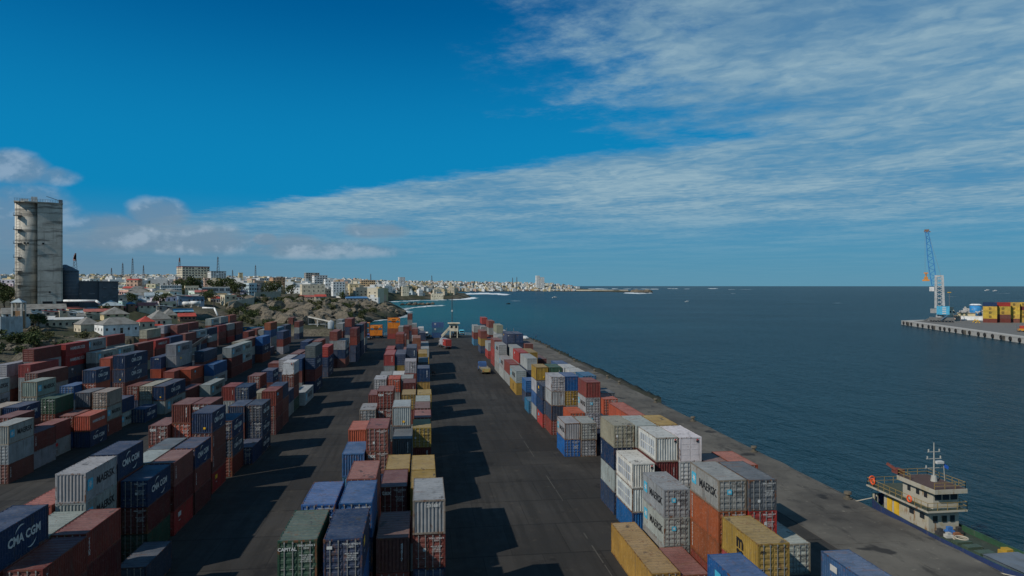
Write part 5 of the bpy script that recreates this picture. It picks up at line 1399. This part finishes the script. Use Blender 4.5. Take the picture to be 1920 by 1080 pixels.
x, y = PX(849, 634, 0); t = thing('radio_mast', 'thin guyed mast rising behind the white control house', 'mast', (x, y+9, 0)); m = MB(); hh = (634-560)*y/F*1.0 + 1
for a in range(3):
    c = Vector((math.cos(a*2.094), math.sin(a*2.094), 0))*.35; m.bar(c, c+Vector((0, 0, hh)), .09)
    for i in range(16): c2 = Vector((math.cos(a*2.094+2.094), math.sin(a*2.094+2.094), 0))*.35; m.bar(c+Vector((0, 0, hh*i/16)), c2+Vector((0, 0, hh*(i+1)/16)), .06)
m.build('lattice', M_MAST, t); m = MB(); m.box(-.4, -.5, hh*.62, .4, .3, hh*.62+.9); m.build('lamp_box', M_WHITE, t)
t = thing('railing', 'pale pipe railing along the far edge of the yard', 'railing'); pts = [Vector((-20, 369.6, 0)), Vector((20.5, 366.3, 0)), Vector((44, 347.5, 0))]
for a, b in zip(pts[:-1], pts[1:]):
    n = int((b-a).length/3)
    for i in range(n+1): p = a+(b-a)*i/n; m = MB(); m.bar(p, p+Vector((0, 0, 1.25)), .09); m.build('post', M_CONC, t)
    for z in (.65, 1.25): m = MB(); m.bar(a+Vector((0, 0, z)), b+Vector((0, 0, z)), .09); m.build('rail', M_CONC, t)
x, y = PX(958, 630, 0)
for i, (u, dd) in enumerate(((950, 338), (963, 338))): xx, yy_ = AT(u, dd); tag(MB().tube((0, 0, 0), (0, 0, 5.4), .16, .12, 8).build('steel_post', M_STEEL, None, loc=(xx, yy_, 0)), 'thin dark post at the far quay corner, %s one' % ['left', 'right'][i], 'post')
# conveyor spout and small bin behind the left block
x0, y0 = AT(618, 372); t = thing('loading_conveyor', 'white sloping conveyor frame with spout behind the left block', 'conveyor', (0, 0, 0)); Pz = lambda u, v, D: Vector((*AT(u, D), ZV(v, D)))
m = MB(); m.bar(Pz(578, 594, 380), Pz(620, 603, 372), .75, .6); m.build('belt_gallery', M_PLASTER, t, color=lin(196,192,182)); m = MB(); m.bar(Pz(595, 598, 377), Pz(595.3, 616, 377), .45); m.bar(Pz(595.3, 616, 377), Pz(604, 623, 374), .6); m.build('chute', M_PLASTER, t, color=lin(200,200,196))
m = MB(); m.bar(Pz(577, 608, 380), Pz(640, 607.5, 374), .35); m.build('walkway', M_PLASTER, t, color=lin(150,160,166)); m = MB(); m.bar(Pz(578, 594, 380), Pz(578, 622, 380), .3); m.bar(Pz(610, 600, 374), Pz(610, 622, 374), .3); m.build('support', M_STEEL, t)
t = thing('small_bin', 'small grey steel bin under the white conveyor', 'silo', (*AT(620.5, 373), 0)); m = MB(); m.tube((0, 0, 0), (0, 0, ZV(604, 373)), 1.7, None, 20); m.build('shell', M_BLUEG, t, True, color=lin(140,152,160)); m = MB(); m.tube((0, 0, ZV(604, 373)), (0, 0, ZV(600, 373)), 1.75, .3, 20); m.build('cone_roof', M_BLUEG, t, color=lin(176,182,184))
m = MB(); p = Pz(405, 583, 392); m.tube(Pz(380, 577, 395), Pz(402, 578, 393), .5, None, 10); m.tube(Pz(402, 578, 393), Pz(408, 592, 390), .5, None, 10); tag(m.build('pipe', M_PLASTER, None, True, color=WHT), 'white bent pipe coming down the slope left of the rocks', 'pipe')
# ------------------------------------------------------------------ bollards
m = MB(); m.tube((0, 0, 0), (0, 0, .12), .42, .42, 12); m.tube((0, 0, .12), (0, 0, .5), .22, .2, 12); m.tube((0, 0, .5), (0, 0, .72), .38, .34, 12); BOL = m.mesh('bollard', flat('bollard_iron', (.10,.085,.06), .75, .35))
for i, (u, v) in enumerate(((1025,641),(1048,652),(1070,664),(1100,678),(1137.5,697),(1162,709),(1185,720),(1257,754),(1330,789),(1449,846),(1626,934))):
    Y = PX(u, v, 0)[1]; o = put('bollard', BOL, None, (52.5, Y, .03), None, 1.25); tag(o, 'iron mooring bollard on the quay edge, %s from the far end' % ordn(i+1), 'bollard', 'bollards along the quay')
# ------------------------------------------------------------------ people
def person_mesh(name, pose):
    J, E, r = pose; me = bpy.data.meshes.new(name); me.from_pydata(J, E, []); o = bpy.data.objects.new(name, me); COL.objects.link(o)
    sk = o.modifiers.new('skin', 'SKIN'); o.modifiers.new('sub', 'SUBSURF').levels = 2
    for v, q in zip(me.skin_vertices[0].data, r): v.radius = (q, q)
    me.skin_vertices[0].data[0].use_root = True
    e = bpy.data.meshes.new_from_object(o.evaluated_get(bpy.context.evaluated_depsgraph_get())); bpy.data.objects.remove(o); return e
BODY = ([(0,0,.95),(0,0,1.2),(0,0,1.42),(0,-.01,1.52),(0,-.03,1.64),(0,-.02,1.74),(.11,0,.9),(.13,-.04,.5),(.13,.02,.08),(.13,-.16,.04),(-.11,0,.9),(-.13,.06,.5),(-.14,.12,.08),(-.14,-.04,.04),(.2,0,1.4),(.26,.02,1.12),(.24,-.12,.88),(-.2,0,1.4),(-.27,.04,1.12),(-.25,-.1,.88)],
        [(0,1),(1,2),(2,3),(3,4),(4,5),(0,6),(6,7),(7,8),(8,9),(0,10),(10,11),(11,12),(12,13),(2,14),(14,15),(15,16),(2,17),(17,18),(18,19)],
        [.15,.15,.16,.06,.1,.09,.1,.07,.05,.045,.1,.07,.05,.045,.075,.05,.04,.075,.05,.04])
PERS = person_mesh('person', BODY)
def clothm(k, b):
    tc = k.node('ShaderNodeTexCoord').outputs['Object']; z = k.sep(tc)[2]; oc = k.node('ShaderNodeObjectInfo').outputs['Color']
    c = k.mix(k.m('GREATER_THAN', z, .96), (.02,.022,.03), oc); c = k.mix(k.m('GREATER_THAN', z, 1.5), c, (.06,.035,.025)); setp(k, b, c, .85)
PERS.materials.append(mat('clothed_figure', clothm))
for u, v, c, l in ((811, 705.5, lin(60,40,36), 'person in dark clothes standing by the navy stack, left of two'), (815.5, 706, lin(120,110,100), 'person in pale shirt walking by the navy stack, right of two'), (1005, 634, lin(40,56,90), 'person in blue standing alone at the far quay corner')):
    x, y = PX(u, v, 0); o = put('person', PERS, None, (x, y, 0.0 if u < 1000 else .02), (0, 0, R.uniform(0, 6)), None, c); tag(o, l, 'person')
# ------------------------------------------------------------------ coaster moored at the quay
t = thing('coaster_ship', 'blue hulled coaster with rust-stained white deckhouse moored at the quay', 'ship', (56.8, 0, SEA_Z))
WL = -SEA_Z                                        # local z of quay level
def loft(sec, name, mt, col, close=True):
    m = MB(); n = len(sec[0]); 
    for s in sec: m.v += s
    for i in range(len(sec)-1):
        for j in range(n-1): m.f.append((i*n+j, i*n+j+1, (i+1)*n+j+1, (i+1)*n+j)); m.mi.append(0)
    if close: m.f.append(tuple(range(n))); m.f.append(tuple(reversed(range((len(sec)-1)*n, len(sec)*n)))); m.mi += [0, 0]
    return m.build(name, mt, t, False, color=col)
def hullsec(y, b, zt, k=.75): return [(-b, y, zt), (-b*.98, y, zt-1.2), (-b*.9, y, .2), (-b*k, y, -1.0), (b*k, y, -1.0), (b*.9, y, .2), (b*.98, y, zt-1.2), (b, y, zt)]
Yst, ST_ = 78.5, [(0, 1.9, 4.7), (1.0, 2.5, 4.35), (3.5, 2.95, 4.0), (9, 3.05, 3.75), (17, 3.05, 3.7), (24, 3.0, 3.85), (29, 2.6, 4.3), (33, 1.6, 4.9), (35.5, .15, 5.5)]
M_HULL = objmat('hull_paint', .5, .35, .5)
h = loft([hullsec(Yst-a, b, z) for a, b, z in ST_], 'hull', M_HULL, lin(12,46,96))
m = MB(); pts = [(-(b-.12), Yst-a) for a, b, z in ST_] + [(b-.12, Yst-a) for a, b, z in reversed(ST_)]; m.poly([(p[0], p[1], 3.02 if i < 0 else 3.02) for i, p in enumerate(pts)][::-1]); m.build('deck', M_PLASTER, t, color=lin(30,50,40))
m = MB()
for (a, b, z), (a2, b2, z2) in zip(ST_[:-1], ST_[1:]):
    for s in (-1, 1): m.poly([(s*(b-.14), Yst-a, 3.0), (s*(b2-.14), Yst-a2, 3.0), (s*(b2-.14), Yst-a2, z2-.02), (s*(b-.14), Yst-a, z-.02)]); m.poly([(s*(b-.14), Yst-a, z), (s*(b2-.14), Yst-a2, z2), (s*b2, Yst-a2, z2+.01), (s*b, Yst-a, z+.01)])
m.build('bulwark', M_HULL, t, color=lin(20,74,48))
def rustw(k, b):
    v, oi, tc = objv(k); n = k.noise(k.vm('MULTIPLY', v, (1, 1, .3)), 1.1, 6, .7); f = k.noise(v, 5, 4, .6)
    c = k.mix(k.m('MULTIPLY', f, .2), (.38,.35,.28), (.22,.20,.16)); c = k.mix(k.m('MULTIPLY', k.ss(n, .55, .66), .8), c, (.20,.095,.028)); c = k.mix(k.m('MULTIPLY', k.ss(k.noise(v, .7, 5, .65), .5, .65), .5), c, (.26,.20,.08)); setp(k, b, c, .55, 0, .35)
t.scale = (.86, .86, .86); t.location = (56.4, 9.94, SEA_Z)
M_SHIPW = mat('rusty_white_paint', rustw); M_RAILY = flat('yellowed_rail', (.26,.18,.06), .6, .35)
y1, y0 = 75.6, 67.2                               # lower deckhouse, aft to front
m = MB(); m.box(-2.1, y0, 3.0, 2.1, y1, 5.9); m.build('deckhouse', M_SHIPW, t)
m = MB(); m.box(-2.95, y0-.9, 5.9, 2.6, y1+2.6, 6.12); up = m.build('boat_deck', M_SHIPW, t); m = MB(); m.box(-2.85, y0-.8, 6.12, 2.5, y1+2.5, 6.15); m.build('deck_covering', M_PLASTER, up, color=lin(48,62,50))
m = MB(); b = [(-1.7, 66.9), (1.8, 66.9), (1.8, 72.4), (-1.7, 72.4)]; m.prism(b, 6.15, 8.3); m.build('bridge', M_SHIPW, t)
m = MB(); m.prism([(-2.2, 66.0), (2.3, 66.0), (2.3, 72.9), (-2.2, 72.9)], 8.3, 8.85); br = m.build('bridge_roof', M_SHIPW, t); m = MB(); m.prism([(-2.1, 66.1), (2.2, 66.1), (2.2, 72.8), (-2.1, 72.8)], 8.85, 8.87); m.build('roof_covering', M_PLASTER, br, color=lin(70,48,44))
for xx in (-1.05, .05, 1.15): m = MB(); m.box(xx-.45, 66.85, 7.3, xx+.45, 66.92, 8.15); m.build('bridge_window', M_GLASS, t)
for yy_ in (68.2, 69.6, 71.2): m = MB(); m.box(-1.75, yy_-.28, 7.3, -1.68, yy_+.28, 7.95); m.build('side_window', M_GLASS, t)
for yy_ in (68.3, 70.2): m = MB(); m.box(-2.15, yy_-.4, 4.6, -2.08, yy_+.4, 5.3); m.build('side_window', M_GLASS, t)
for xx in (-1.2, 0.1, 1.2): m = MB(); m.box(xx-.3, 67.12, 4.4, xx+.3, 67.22, 5.2); m.build('front_window', M_GLASS, t)
for yy_ in (73.0, 74.4): m = MB(); m.box(-2.2, yy_-.45, 3.3, -2.09, yy_+.45, 5.3); m.build('yellow_door', M_PAINT, t, color=lin(214,170,30))
def rail(pts, z, hgt=1.0):
    m = MB()
    for a, b in zip(pts[:-1], pts[1:]):
        a, b = Vector((*a, z)), Vector((*b, z)); n = max(1, int((b-a).length/1.1))
        for i in range(n+1): p = a+(b-a)*i/n; m.bar(p, p+Vector((0, 0, hgt)), .05)
        for q in (.5, 1.0): m.bar(a+Vector((0, 0, hgt*q)), b+Vector((0, 0, hgt*q)), .05)
    m.build('railing', M_RAILY, t)
rail([(-1.6, y1+2.5), (-2.88, y1+2.5), (-2.88, y0-.85), (2.53, y0-.85), (2.53, y1+2.5), (-1.6, y1+2.5)], 6.12); rail([(-2.1, 70.5), (-2.1, 72.8), (2.2, 72.8), (2.2, 66.2), (-2.1, 66.2)], 8.86, .8)
m = MB(); m.tube((.6, 69.6, 8.85), (.6, 69.6, 13.9), .12, .05, 8); m.tube((.6, 69.6, 8.85), (.6, 69.6, 9.6), .42, .3, 10)
for z, w in ((10.6, 1.3), (11.8, 1.1), (12.7, .9)):
    m.bar((.6-w, 69.6, z), (.6+w, 69.6, z), .07)
    for s in (-1, 1): m.tube((.6+s*w*.85, 69.6, z), (.6+s*w*.85, 69.6, z+.35), .09, None, 6)
m.bar((2.0, 69.4, 8.85), (1.8, 69.4, 11.3), .07); m.build('mast', flat('mast_white', (.34,.33,.29), .5, .25), t); m = MB(); m.box(.75, 69.2, 11.2, 1.75, 69.9, 11.5); m.build('radar', M_WHITE, t)
m = MB(); m.poly([(1.85, 69.35, 11.2), (2.4, 69.2, 10.8), (2.3, 69.2, 10.4), (1.85, 69.35, 10.7)]); m.build('blue_flag', flat('flag_blue', lin(30,80,160)[:3]), t)
for p, ax in (((-2.98, 69.5, 6.75), 'x'), ((-2.95, 76.8, 6.9), 'x'), ((-2.2, 78.05, 6.9), 'y')): MB().torus(p, .38, .1, ax).build('lifebuoy', flat('buoy_orange', lin(214,84,40)[:3]), t)
m = MB(); m.box(-2.0, 72.9, 8.9, -1.0, 74.2, 9.5); m.bar((-1.9, 73.4, 9.4), (-2.4, 74.6, 10.0), .3); m.build('tarpaulin_heap', M_PLASTER, t, color=lin(110,44,34))
for i, (xx, yy_, w, hh, c) in enumerate(((-1.2, 66.4, .5, .9, (40,44,50)), (0, 66.3, .6, 1.1, (40,110,180)), (-.6, 65.7, .5, .6, (196,196,190)), (1.3, 66.3, .5, 1.0, (36,36,38)), (.6, 65.8, .7, .5, (150,96,60)))):
    m = MB(); m.prism([(xx-w, yy_-.3), (xx+w*.9, yy_-.35), (xx+w, yy_+.3), (xx-w*.8, yy_+.35)], 3.02, 3.02+hh*.6); m.prism([(xx-w*.6, yy_-.25), (xx+w*.6, yy_-.2), (xx+w*.5, yy_+.25), (xx-w*.5, yy_+.2)], 3.02+hh*.6, 3.02+hh); m.build('deck_gear', M_PLASTER, t, color=lin(*c))
m = MB(); m.box(-2.2, 47.5, 3.03, 2.2, 58.6, 3.75); hc = m.build('hatch', M_PAINT, t, color=lin(70,84,92)); m = MB(); m.poly([(-2.3, 47.4, 3.78), (2.3, 47.4, 3.78), (2.35, 52, 3.95), (2.3, 58.7, 3.78), (-2.3, 58.7, 3.78), (-2.35, 52, 3.95)]); m.build('tarpaulin', M_PLASTER, hc, color=lin(92,104,116))
for yy_ in (60.4, 62.2, 63.8): m = MB(); m.box(-1.4, yy_-.5, 3.03, .6, yy_+.5, 3.3); m.build('small_hatch', M_PAINT, t, color=lin(48,70,54))
m = MB(); m.prism([(1.0, 58.9), (2.4, 59.0), (2.5, 60.2), (1.2, 60.3)], 3.03, 3.55); m.prism([(1.3, 59.1), (2.2, 59.2), (2.2, 60.0), (1.4, 60.1)], 3.55, 3.85); m.build('yellow_net_heap', M_PLASTER, t, color=lin(170,136,30))
m = MB(); m.torus((0.2, 64.6, 3.12), .8, .1, 'z', 18, 6); m.torus((.25, 64.6, 3.3), .7, .1, 'z', 18, 6); m.build('rope_coil', flat('rope', (.35,.31,.24), .9), t)
m = MB(); m.tube((2.4, 57.8, 3.8), (2.4, 57.8, 6.0), .14, .1, 8); m.bar((2.4, 57.8, 5.9), (1.2, 46.5, 7.4), .16); m.build('derrick', M_STEEL, t)
m = MB(); m.bar((-2.2, 77.6, 4.4), (-4.2, 79.2, 3.4), .09); m.bar((-2.9, 50, 4.2), (-4.2, 55.5, 3.3), .08); m.bar((-2.2, 77.6, 3.6), (-2.2, 77.6, 4.9), .2); m.bar((-1.5, 77.9, 3.6), (-1.5, 77.9, 4.9), .2); m.build('mooring_line', flat('mooring_rope', (.4,.36,.28), .9), t)
# ------------------------------------------------------------------ far quay with harbour crane
A = Vector((*PX(1690, 601, 0), 0)); B = Vector((*PX(1920, 633, 0), 0)); dr = (B-A).normalized(); C = A + dr*420; nb = Vector((-dr.y, dr.x, 0)); nb = nb if nb.x > 0 else -nb
BK = [Vector((*PX(2150, 588, 0), 0)), Vector((*PX(1800, 597, 0), 0))]
FQ = [A, C, C+nb*300] + BK
M_PAVE = flat('worn_paving', (.13,.125,.115), .9, .3, .15)
fq = struct(put('far_quay', None)); m = MB(); m.prism([(p.x, p.y) for p in FQ], -6, 0); m.build('quay_wall', M_CONC, fq); m = MB(); m.prism([(p.x, p.y) for p in (A+dr*6+nb*6, C+nb*6, C+nb*299, BK[0], BK[1]+nb*3)], .004, .02); m.build('paving', M_PAVE, fq); m = MB(); m.bar(A+Vector((0,0,-.25))+nb*1.2, C+Vector((0,0,-.25))+nb*1.2, 2.6, .7); m.build('coping', M_CONC, fq)
for i in range(26):
    p = A + dr*(4+i*9.2+R.uniform(-2.6, 2.6)); f = MB(); f.torus((0, 0, 0), .85, .42, 'y', 12, 6); o = f.build('tyre_fender', M_DARK, fq); o.location = (p.x-nb.x*.35, p.y-nb.y*.35, -1.5); o.rotation_euler = (0, 0, math.atan2(dr.y, dr.x))
    if i % 5 == 1: f = MB(); f.box(-1.1, -.3, -3.4, 1.1, .3, -.5); o = f.build('wall_block', M_QUAY, fq); o.location = (p.x+dr.x*2.6-nb.x*.2, p.y+dr.y*2.6-nb.y*.2, 0); o.rotation_euler = (0, 0, math.atan2(dr.y, dr.x))
bx, by = PX(1762, 603.5, 0); D = DEP(bx, by); s = D/F; rz = -math.atan2(bx, by)
t = thing('harbour_crane', 'tall mobile harbour crane with cyan jib on the far quay', 'crane', (bx, by, 0), rz); X = lambda u: (u-1762)*s; Zc_ = lambda v: (603.5-v)*s
M_CR = objmat('crane_paint', .5, .3, .6); CY, CG = lin(60,160,196), lin(168,170,170)
m = MB(); m.box(-6.5, -4, 1.2, 9, 4, 3.4)
for xx in (-10, 10): m.box(xx-1.2, -6, 0, xx+1.2, -4.2, .5); m.box(xx-1.2, 4.2, 0, xx+1.2, 6, .5); m.bar((xx, -5, .4), (xx*.6, -3, 2.4), .7); m.bar((xx, 5, .4), (xx*.6, 3, 2.4), .7)
m.build('undercarriage', M_CR, t, color=lin(96,98,98))
for i in range(7):
    for q in (-3.2, 3.2): w = put('wheel', WT, t, (-5.4+2.1*i, q, .75), (0, 0, math.pi/2), 1.4); put('rim', WR, w)
m = MB(); m.tube((0, 0, 3.4), (0, 0, 5.6), 2.6, 2.4, 16); m.build('slewing_ring', M_CR, t, color=CG)
m = MB(); m.box(X(1757), -4, Zc_(589.5), X(1777.5), 3, Zc_(574)); hs_ = m.build('machine_house', M_CR, t, color=CY)
for k in range(4): m = MB(); m.box(X(1766), -4.06, Zc_(588-3.4*k), X(1772), -4.0, Zc_(586.4-3.4*k)); m.build('sign_stripe', M_WHITE, hs_)
m = MB(); m.box(X(1747), -2.5, Zc_(587), X(1757), 2.5, Zc_(579)); m.build('counterweight', M_CR, t, color=lin(140,142,142))
m = MB(); m.bar((X(1764), -4.6, Zc_(600)), (X(1774), -4.6, Zc_(590)), 1.0, .4); m.build('access_stair', M_CR, t, color=lin(70,110,140))
m = MB()
for u0, u1 in ((1755.5, 1755.8), (1768.5, 1766.5)):
    for q in (-1.6, 1.6): m.bar((X(u0), q, Zc_(578)), (X(u1), q, Zc_(519)), 1.5)
for i in range(8):
    va, vb = 577-7.2*i, 577-7.2*(i+1)
    for q in (-1.6, 1.6): m.bar((X(1755.6), q, Zc_(va)), (X(1767.5), q, Zc_(vb)), .4); m.bar((X(1767.5), q, Zc_(va)), (X(1755.6), q, Zc_(vb)), .4)
m.box(X(1754), -2, Zc_(519.5), X(1768), 2, Zc_(516)); m.build('tower', M_CR, t, color=CG)
m = MB(); m.box(X(1745.5), -1.6, Zc_(546), X(1753), 1.6, Zc_(538)); cb = m.build('cab', M_CR, t, color=lin(206,206,204)); m = MB(); m.box(X(1745.2), -1.4, Zc_(544.5), X(1745.55), 1.4, Zc_(539.5)); m.build('cab_window', M_GLASS, cb)
m = MB(); p0, p1 = Vector((X(1753), 0, Zc_(536))), Vector((X(1741.5), 0, Zc_(433)))
n = 18; ax = (p1-p0).normalized(); sd_ = Vector((0, 1, 0)).cross(ax)
for a in (-1, 1):
    for b in (-1, 1):
        k = lambda f: (sd_*a*(.9+.9*math.sin(math.pi*min(1, f+.12)))+Vector((0, b*1.0, 0)))
        for i in range(n): f0, f1 = i/n, (i+1)/n; m.bar(p0+(p1-p0)*f0+k(f0), p0+(p1-p0)*f1+k(f1), .62)
for i in range(n):
    f0, f1 = i/n, (i+1)/n; w0, w1 = .9+.9*math.sin(math.pi*min(1, f0+.12)), .9+.9*math.sin(math.pi*min(1, f1+.12))
    for b in (-1, 1): m.bar(p0+(p1-p0)*f0+sd_*w0*(1 if i % 2 else -1)+Vector((0, b, 0)), p0+(p1-p0)*f1-sd_*w1*(1 if i % 2 else -1)+Vector((0, b, 0)), .36)
m.build('jib', M_CR, t, color=lin(20,116,176)); m = MB(); m.box(p1.x-1.6, -1.2, p1.z-.6, p1.x+1.4, 1.2, p1.z+1.4); m.bar(p1+Vector((-2, 0, .3)), p1+Vector((2.4, 0, -.4)), .5); m.build('jib_head', M_CR, t, color=lin(110,84,70))
m = MB()
for q in (-.8, .8): m.bar(p1+Vector((.6, q, 0)), Vector((X(1764), q, Zc_(517))), .14); m.bar(p1+Vector((-1.2, q, 0)), Vector((X(1738.5), q, Zc_(511))), .12)
m.build('cable', M_STEEL, t)
m = MB(); m.box(X(1736.5), -.8, Zc_(513), X(1743.5), .8, Zc_(510.5)); m.tube((X(1740), 0, Zc_(519)), (X(1740), 0, Zc_(513)), .5, None, 8); m.prism([(X(1736.8), -1.2), (X(1743.2), -1.2), (X(1743.2), 1.2), (X(1736.8), 1.2)], Zc_(524), Zc_(519)); m.box(X(1734), -1.3, Zc_(527), X(1746), 1.3, Zc_(523.8)); m.build('spreader', M_CR, t, color=lin(200,130,50))
# far quay containers, long sides to the camera
rowsQ = [(1843, 22, 'NZZZR'), (1865.5, 24, 'EZZRR'), (1890, 18, 'ZZZZR'), (1908.5, 16, 'ZRZZZ'), (1925, 18, 'ZZRZR')]
for ci, (u, wpx, cs) in enumerate(rowsQ):
    x, y = PX(u, 604.5, 0); D = DEP(x, y)
    for k, c in enumerate(reversed(cs)):
        L = 6.058 if wpx < 20 else 8.6
        r_ = container(x+R.uniform(-.1, .1), y, k*2.9, c, 's' if c == 'Z' and k else '', 6.058, 2.896, 'e', 1, '%s container on the far quay, tier %s, %s column from the crane' % (PAL[c][0], ['one', 'two', 'three', 'four', 'five'][k], ordn(ci+1)), 'containers stacked on the far quay', -math.pi/2 - math.atan2(x, y))
        r_.scale = (1, (wpx-.3)*D/F/6.058, 1)
def fbox(u0, u1, v0, v1, name, lab, cat, col, D=None, dep=6):
    x, y = PX((u0+u1)/2, v1, 0); D = DEP(x, y); t = thing(name, lab, cat, (x, y, 0), -math.atan2(x, y)); w = (u1-u0)*D/F; h = (v1-v0)*D/F; return t, w, h
t, w, h = fbox(1804, 1843, 593, 600.5, 'low_wall', 'long low white wall between crane and far container stack', 'wall', WHT); m = MB(); m.box(-w/2, 0, 0, w/2, .6, h); m.build('wall', M_PLASTER, t, color=WHT); m = MB(); m.box(-w/2-.1, -.1, h, w/2+.1, .7, h+.3); m.build('coping', M_PLASTER, t, color=CRM)
t, w, h = fbox(1798, 1826, 588, 599, 'yellow_hut', 'low yellow hut behind the white wall on the far quay', 'hut', YEL); m = MB(); m.box(-w/2, 6, 0, w/2, 10, h); m.build('wall', M_PLASTER, t, color=YEL); m = MB(); m.box(-w/2-.4, 5.5, h, w/2+.4, 10.5, h+.4); m.build('roof', M_SHEET, t, color=lin(150,140,120))
t, w, h = fbox(1780, 1800, 577, 601.5, 'stair_building', 'pale house with outside stair right of the crane', 'building', CRM); m = MB(); m.box(-w/2, 0, 0, -w*.1, 5, h); m.build('wall', M_PLASTER, t, color=CRM); m = MB(); m.box(-w/2-.5, -.5, h, -w*.05, 5.5, h+.5); m.build('roof', M_PLASTER, t, color=CRM); m = MB(); m.bar((-w*.1, .4, h*.8), (w*.42, .4, h*.3), 1.2, .5); m.build('stair', M_PLASTER, t, color=CRM); m = MB(); m.box(-w*.08, 1, 0, w*.5, 5, h*.35); m.build('lower_wall', M_PLASTER, t, color=PNK)
for k in (0, 1): m = MB(); m.box(-w*.42+k*2.4, -.06, h*.6, -w*.42+k*2.4+1.2, .02, h*.75); m.build('window', M_GLASS, t)
x, y = AT(1780, 545); t = thing('light_mast', 'thin light mast behind the crane house', 'lamp post', (x, y, 0)); m = MB(); m.tube((0, 0, 0), (0, 0, ZV(549, 545)), .3, .18, 8); m.build('pole', M_STEEL, t); m = MB(); m.box(-1.2, -.5, ZV(549, 545), 1.2, .5, ZV(547.5, 545)); m.build('lamp_head', M_YELL, t)
x, y = AT(1829, 600); t = thing('water_tank', 'bright blue round tank with pale cap behind the tetrapods', 'tank', (x, y, -2)); z0, z1 = ZV(583, 600), ZV(572, 600); m = MB(); m.tube((0, 0, 0), (0, 0, z1+2), 4.4, None, 24); m.build('shell', M_CR, t, True, color=lin(20,130,190)); m = MB(); m.tube((0, 0, z1+2), (0, 0, z1+3), 4.9, 3.2, 24); m.build('cap', M_PLASTER, t, color=WHT)
m = MB()
for a, b in (((0, 0, 0), (0, 0, 1)), ((0, 0, 0), (.94, 0, -.33)), ((0, 0, 0), (-.47, .82, -.33)), ((0, 0, 0), (-.47, -.82, -.33))): m.tube(a, b, .42, .28, 8)
TET = m.mesh('tetrapod', M_CONC)
for i in range(44):
    u = R.uniform(1797, 1856); D = R.uniform(585, 640); x, y = AT(u, D); top = 6.5*max(.25, 1-abs(u-1822)/42)
    o = put('tetrapod', TET, None, (x, y, R.uniform(-1, top)), (R.uniform(0, 6), R.uniform(0, 6), R.uniform(0, 6)), R.uniform(2.0, 3.0)); tag(o, 'concrete tetrapod in the breakwater heap behind the far quay', 'tetrapod', 'tetrapods behind the far quay')
for i in range(30):
    u = 1796+3.2*i; x, y = AT(u, 615); o = put('boulder', R.choice(BOULD), None, (x, y, -2.2), (0, 0, R.uniform(0, 6)), R.uniform(4, 6)); tag(o, 'rock at the base of the breakwater behind the far quay', 'rock', 'breakwater rocks')
for i, (u, v) in enumerate(((1828, 604.5), (1833, 605.5))):
    x, y = PX(u, v, 0); t = thing('trestle', 'yellow and black trestle on the far quay, %s one' % ['left', 'right'][i], 'barrier', (x, y, .02), -.5); m = MB(); m.bar((-1.4, 0, 0), (.4, 0, 2.2), .4); m.bar((1.4, 0, 0), (-.4, 0, 2.2), .4); m.build('leg', M_YELL, t); m = MB(); m.box(-1.6, -.2, 1.0, 1.6, .2, 1.3); m.build('bar', M_BLACK, t)
x, y = PX(1916, 622, 0); t = thing('forklift', 'orange and red forklift at the right edge of the far quay', 'forklift', (x, y, .02), 1.2); m = MB(); m.box(-1.2, -2, .6, 1.2, 2, 1.8); m.build('body', M_CR, t, color=lin(220,150,40)); m = MB(); m.box(-1.0, -1.0, 1.8, 1.0, .8, 3.4); m.build('cab', M_CR, t, color=lin(190,60,44)); m = MB(); m.box(-.9, 2.0, .3, -.6, 2.3, 4.4); m.box(.6, 2.0, .3, .9, 2.3, 4.4); m.build('fork_mast', M_STEEL, t)
for q in (-1.3, 1.3):
    for sgn in (-1, 1): w = put('wheel', WT, t, (sgn*1.1, q, .52)); put('rim', WR, w)
# ------------------------------------------------------------------ small boats
def boat(u, v, L, col, lab, rz):
    x, y = PX(u, v, SEA_Z); t = thing('motor_boat', lab, 'boat', (x, y, SEA_Z), rz, 'small boats in the bay'); S = [(-.5, .16, .13), (-.2, .2, .13), (.15, .19, .15), (.38, .11, .19), (.5, .01, .23)]; m = MB()
    for a, b, z in S: m.v += [(a*L, -b*L, z*L), (a*L, -b*L*.6, -.03*L), (a*L, b*L*.6, -.03*L), (a*L, b*L, z*L)]
    for i in range(4):
        for j in range(3): m.f.append((i*4+j, i*4+j+1, i*4+5+j, i*4+4+j)); m.mi.append(0)
    m.f.append((3, 2, 1, 0)); m.mi.append(0); m.build('hull', M_PLASTER, t, color=col); m = MB(); m.poly([(a*L, b*L*.94, .1*L) for a, b, z in S]+[(a*L, -b*L*.94, .1*L) for a, b, z in reversed(S)]); m.build('deck', M_PLASTER, t, color=tuple(c*.7 for c in col[:3])+(1,)); m = MB(); m.box(-.12*L, -.1*L, .1*L, .1*L, .1*L, .26*L); m.build('cabin', M_PLASTER, t, color=col)
boat(1040, 558.5, 12, WHT, 'white motor boat crossing the bay with a short wake', .3); boat(953, 570, 7, lin(40,40,42), 'small dark boat in the bay left of the white one', .2); boat(1288, 566, 7, WHT, 'tiny white boat alone on open water', .1)
boat(1851, 545.2, 26, WHT, 'pale boat on the horizon, left of two above the far stack', 0); boat(1866, 546, 22, WHT, 'pale boat on the horizon, right of two above the far stack', 0)
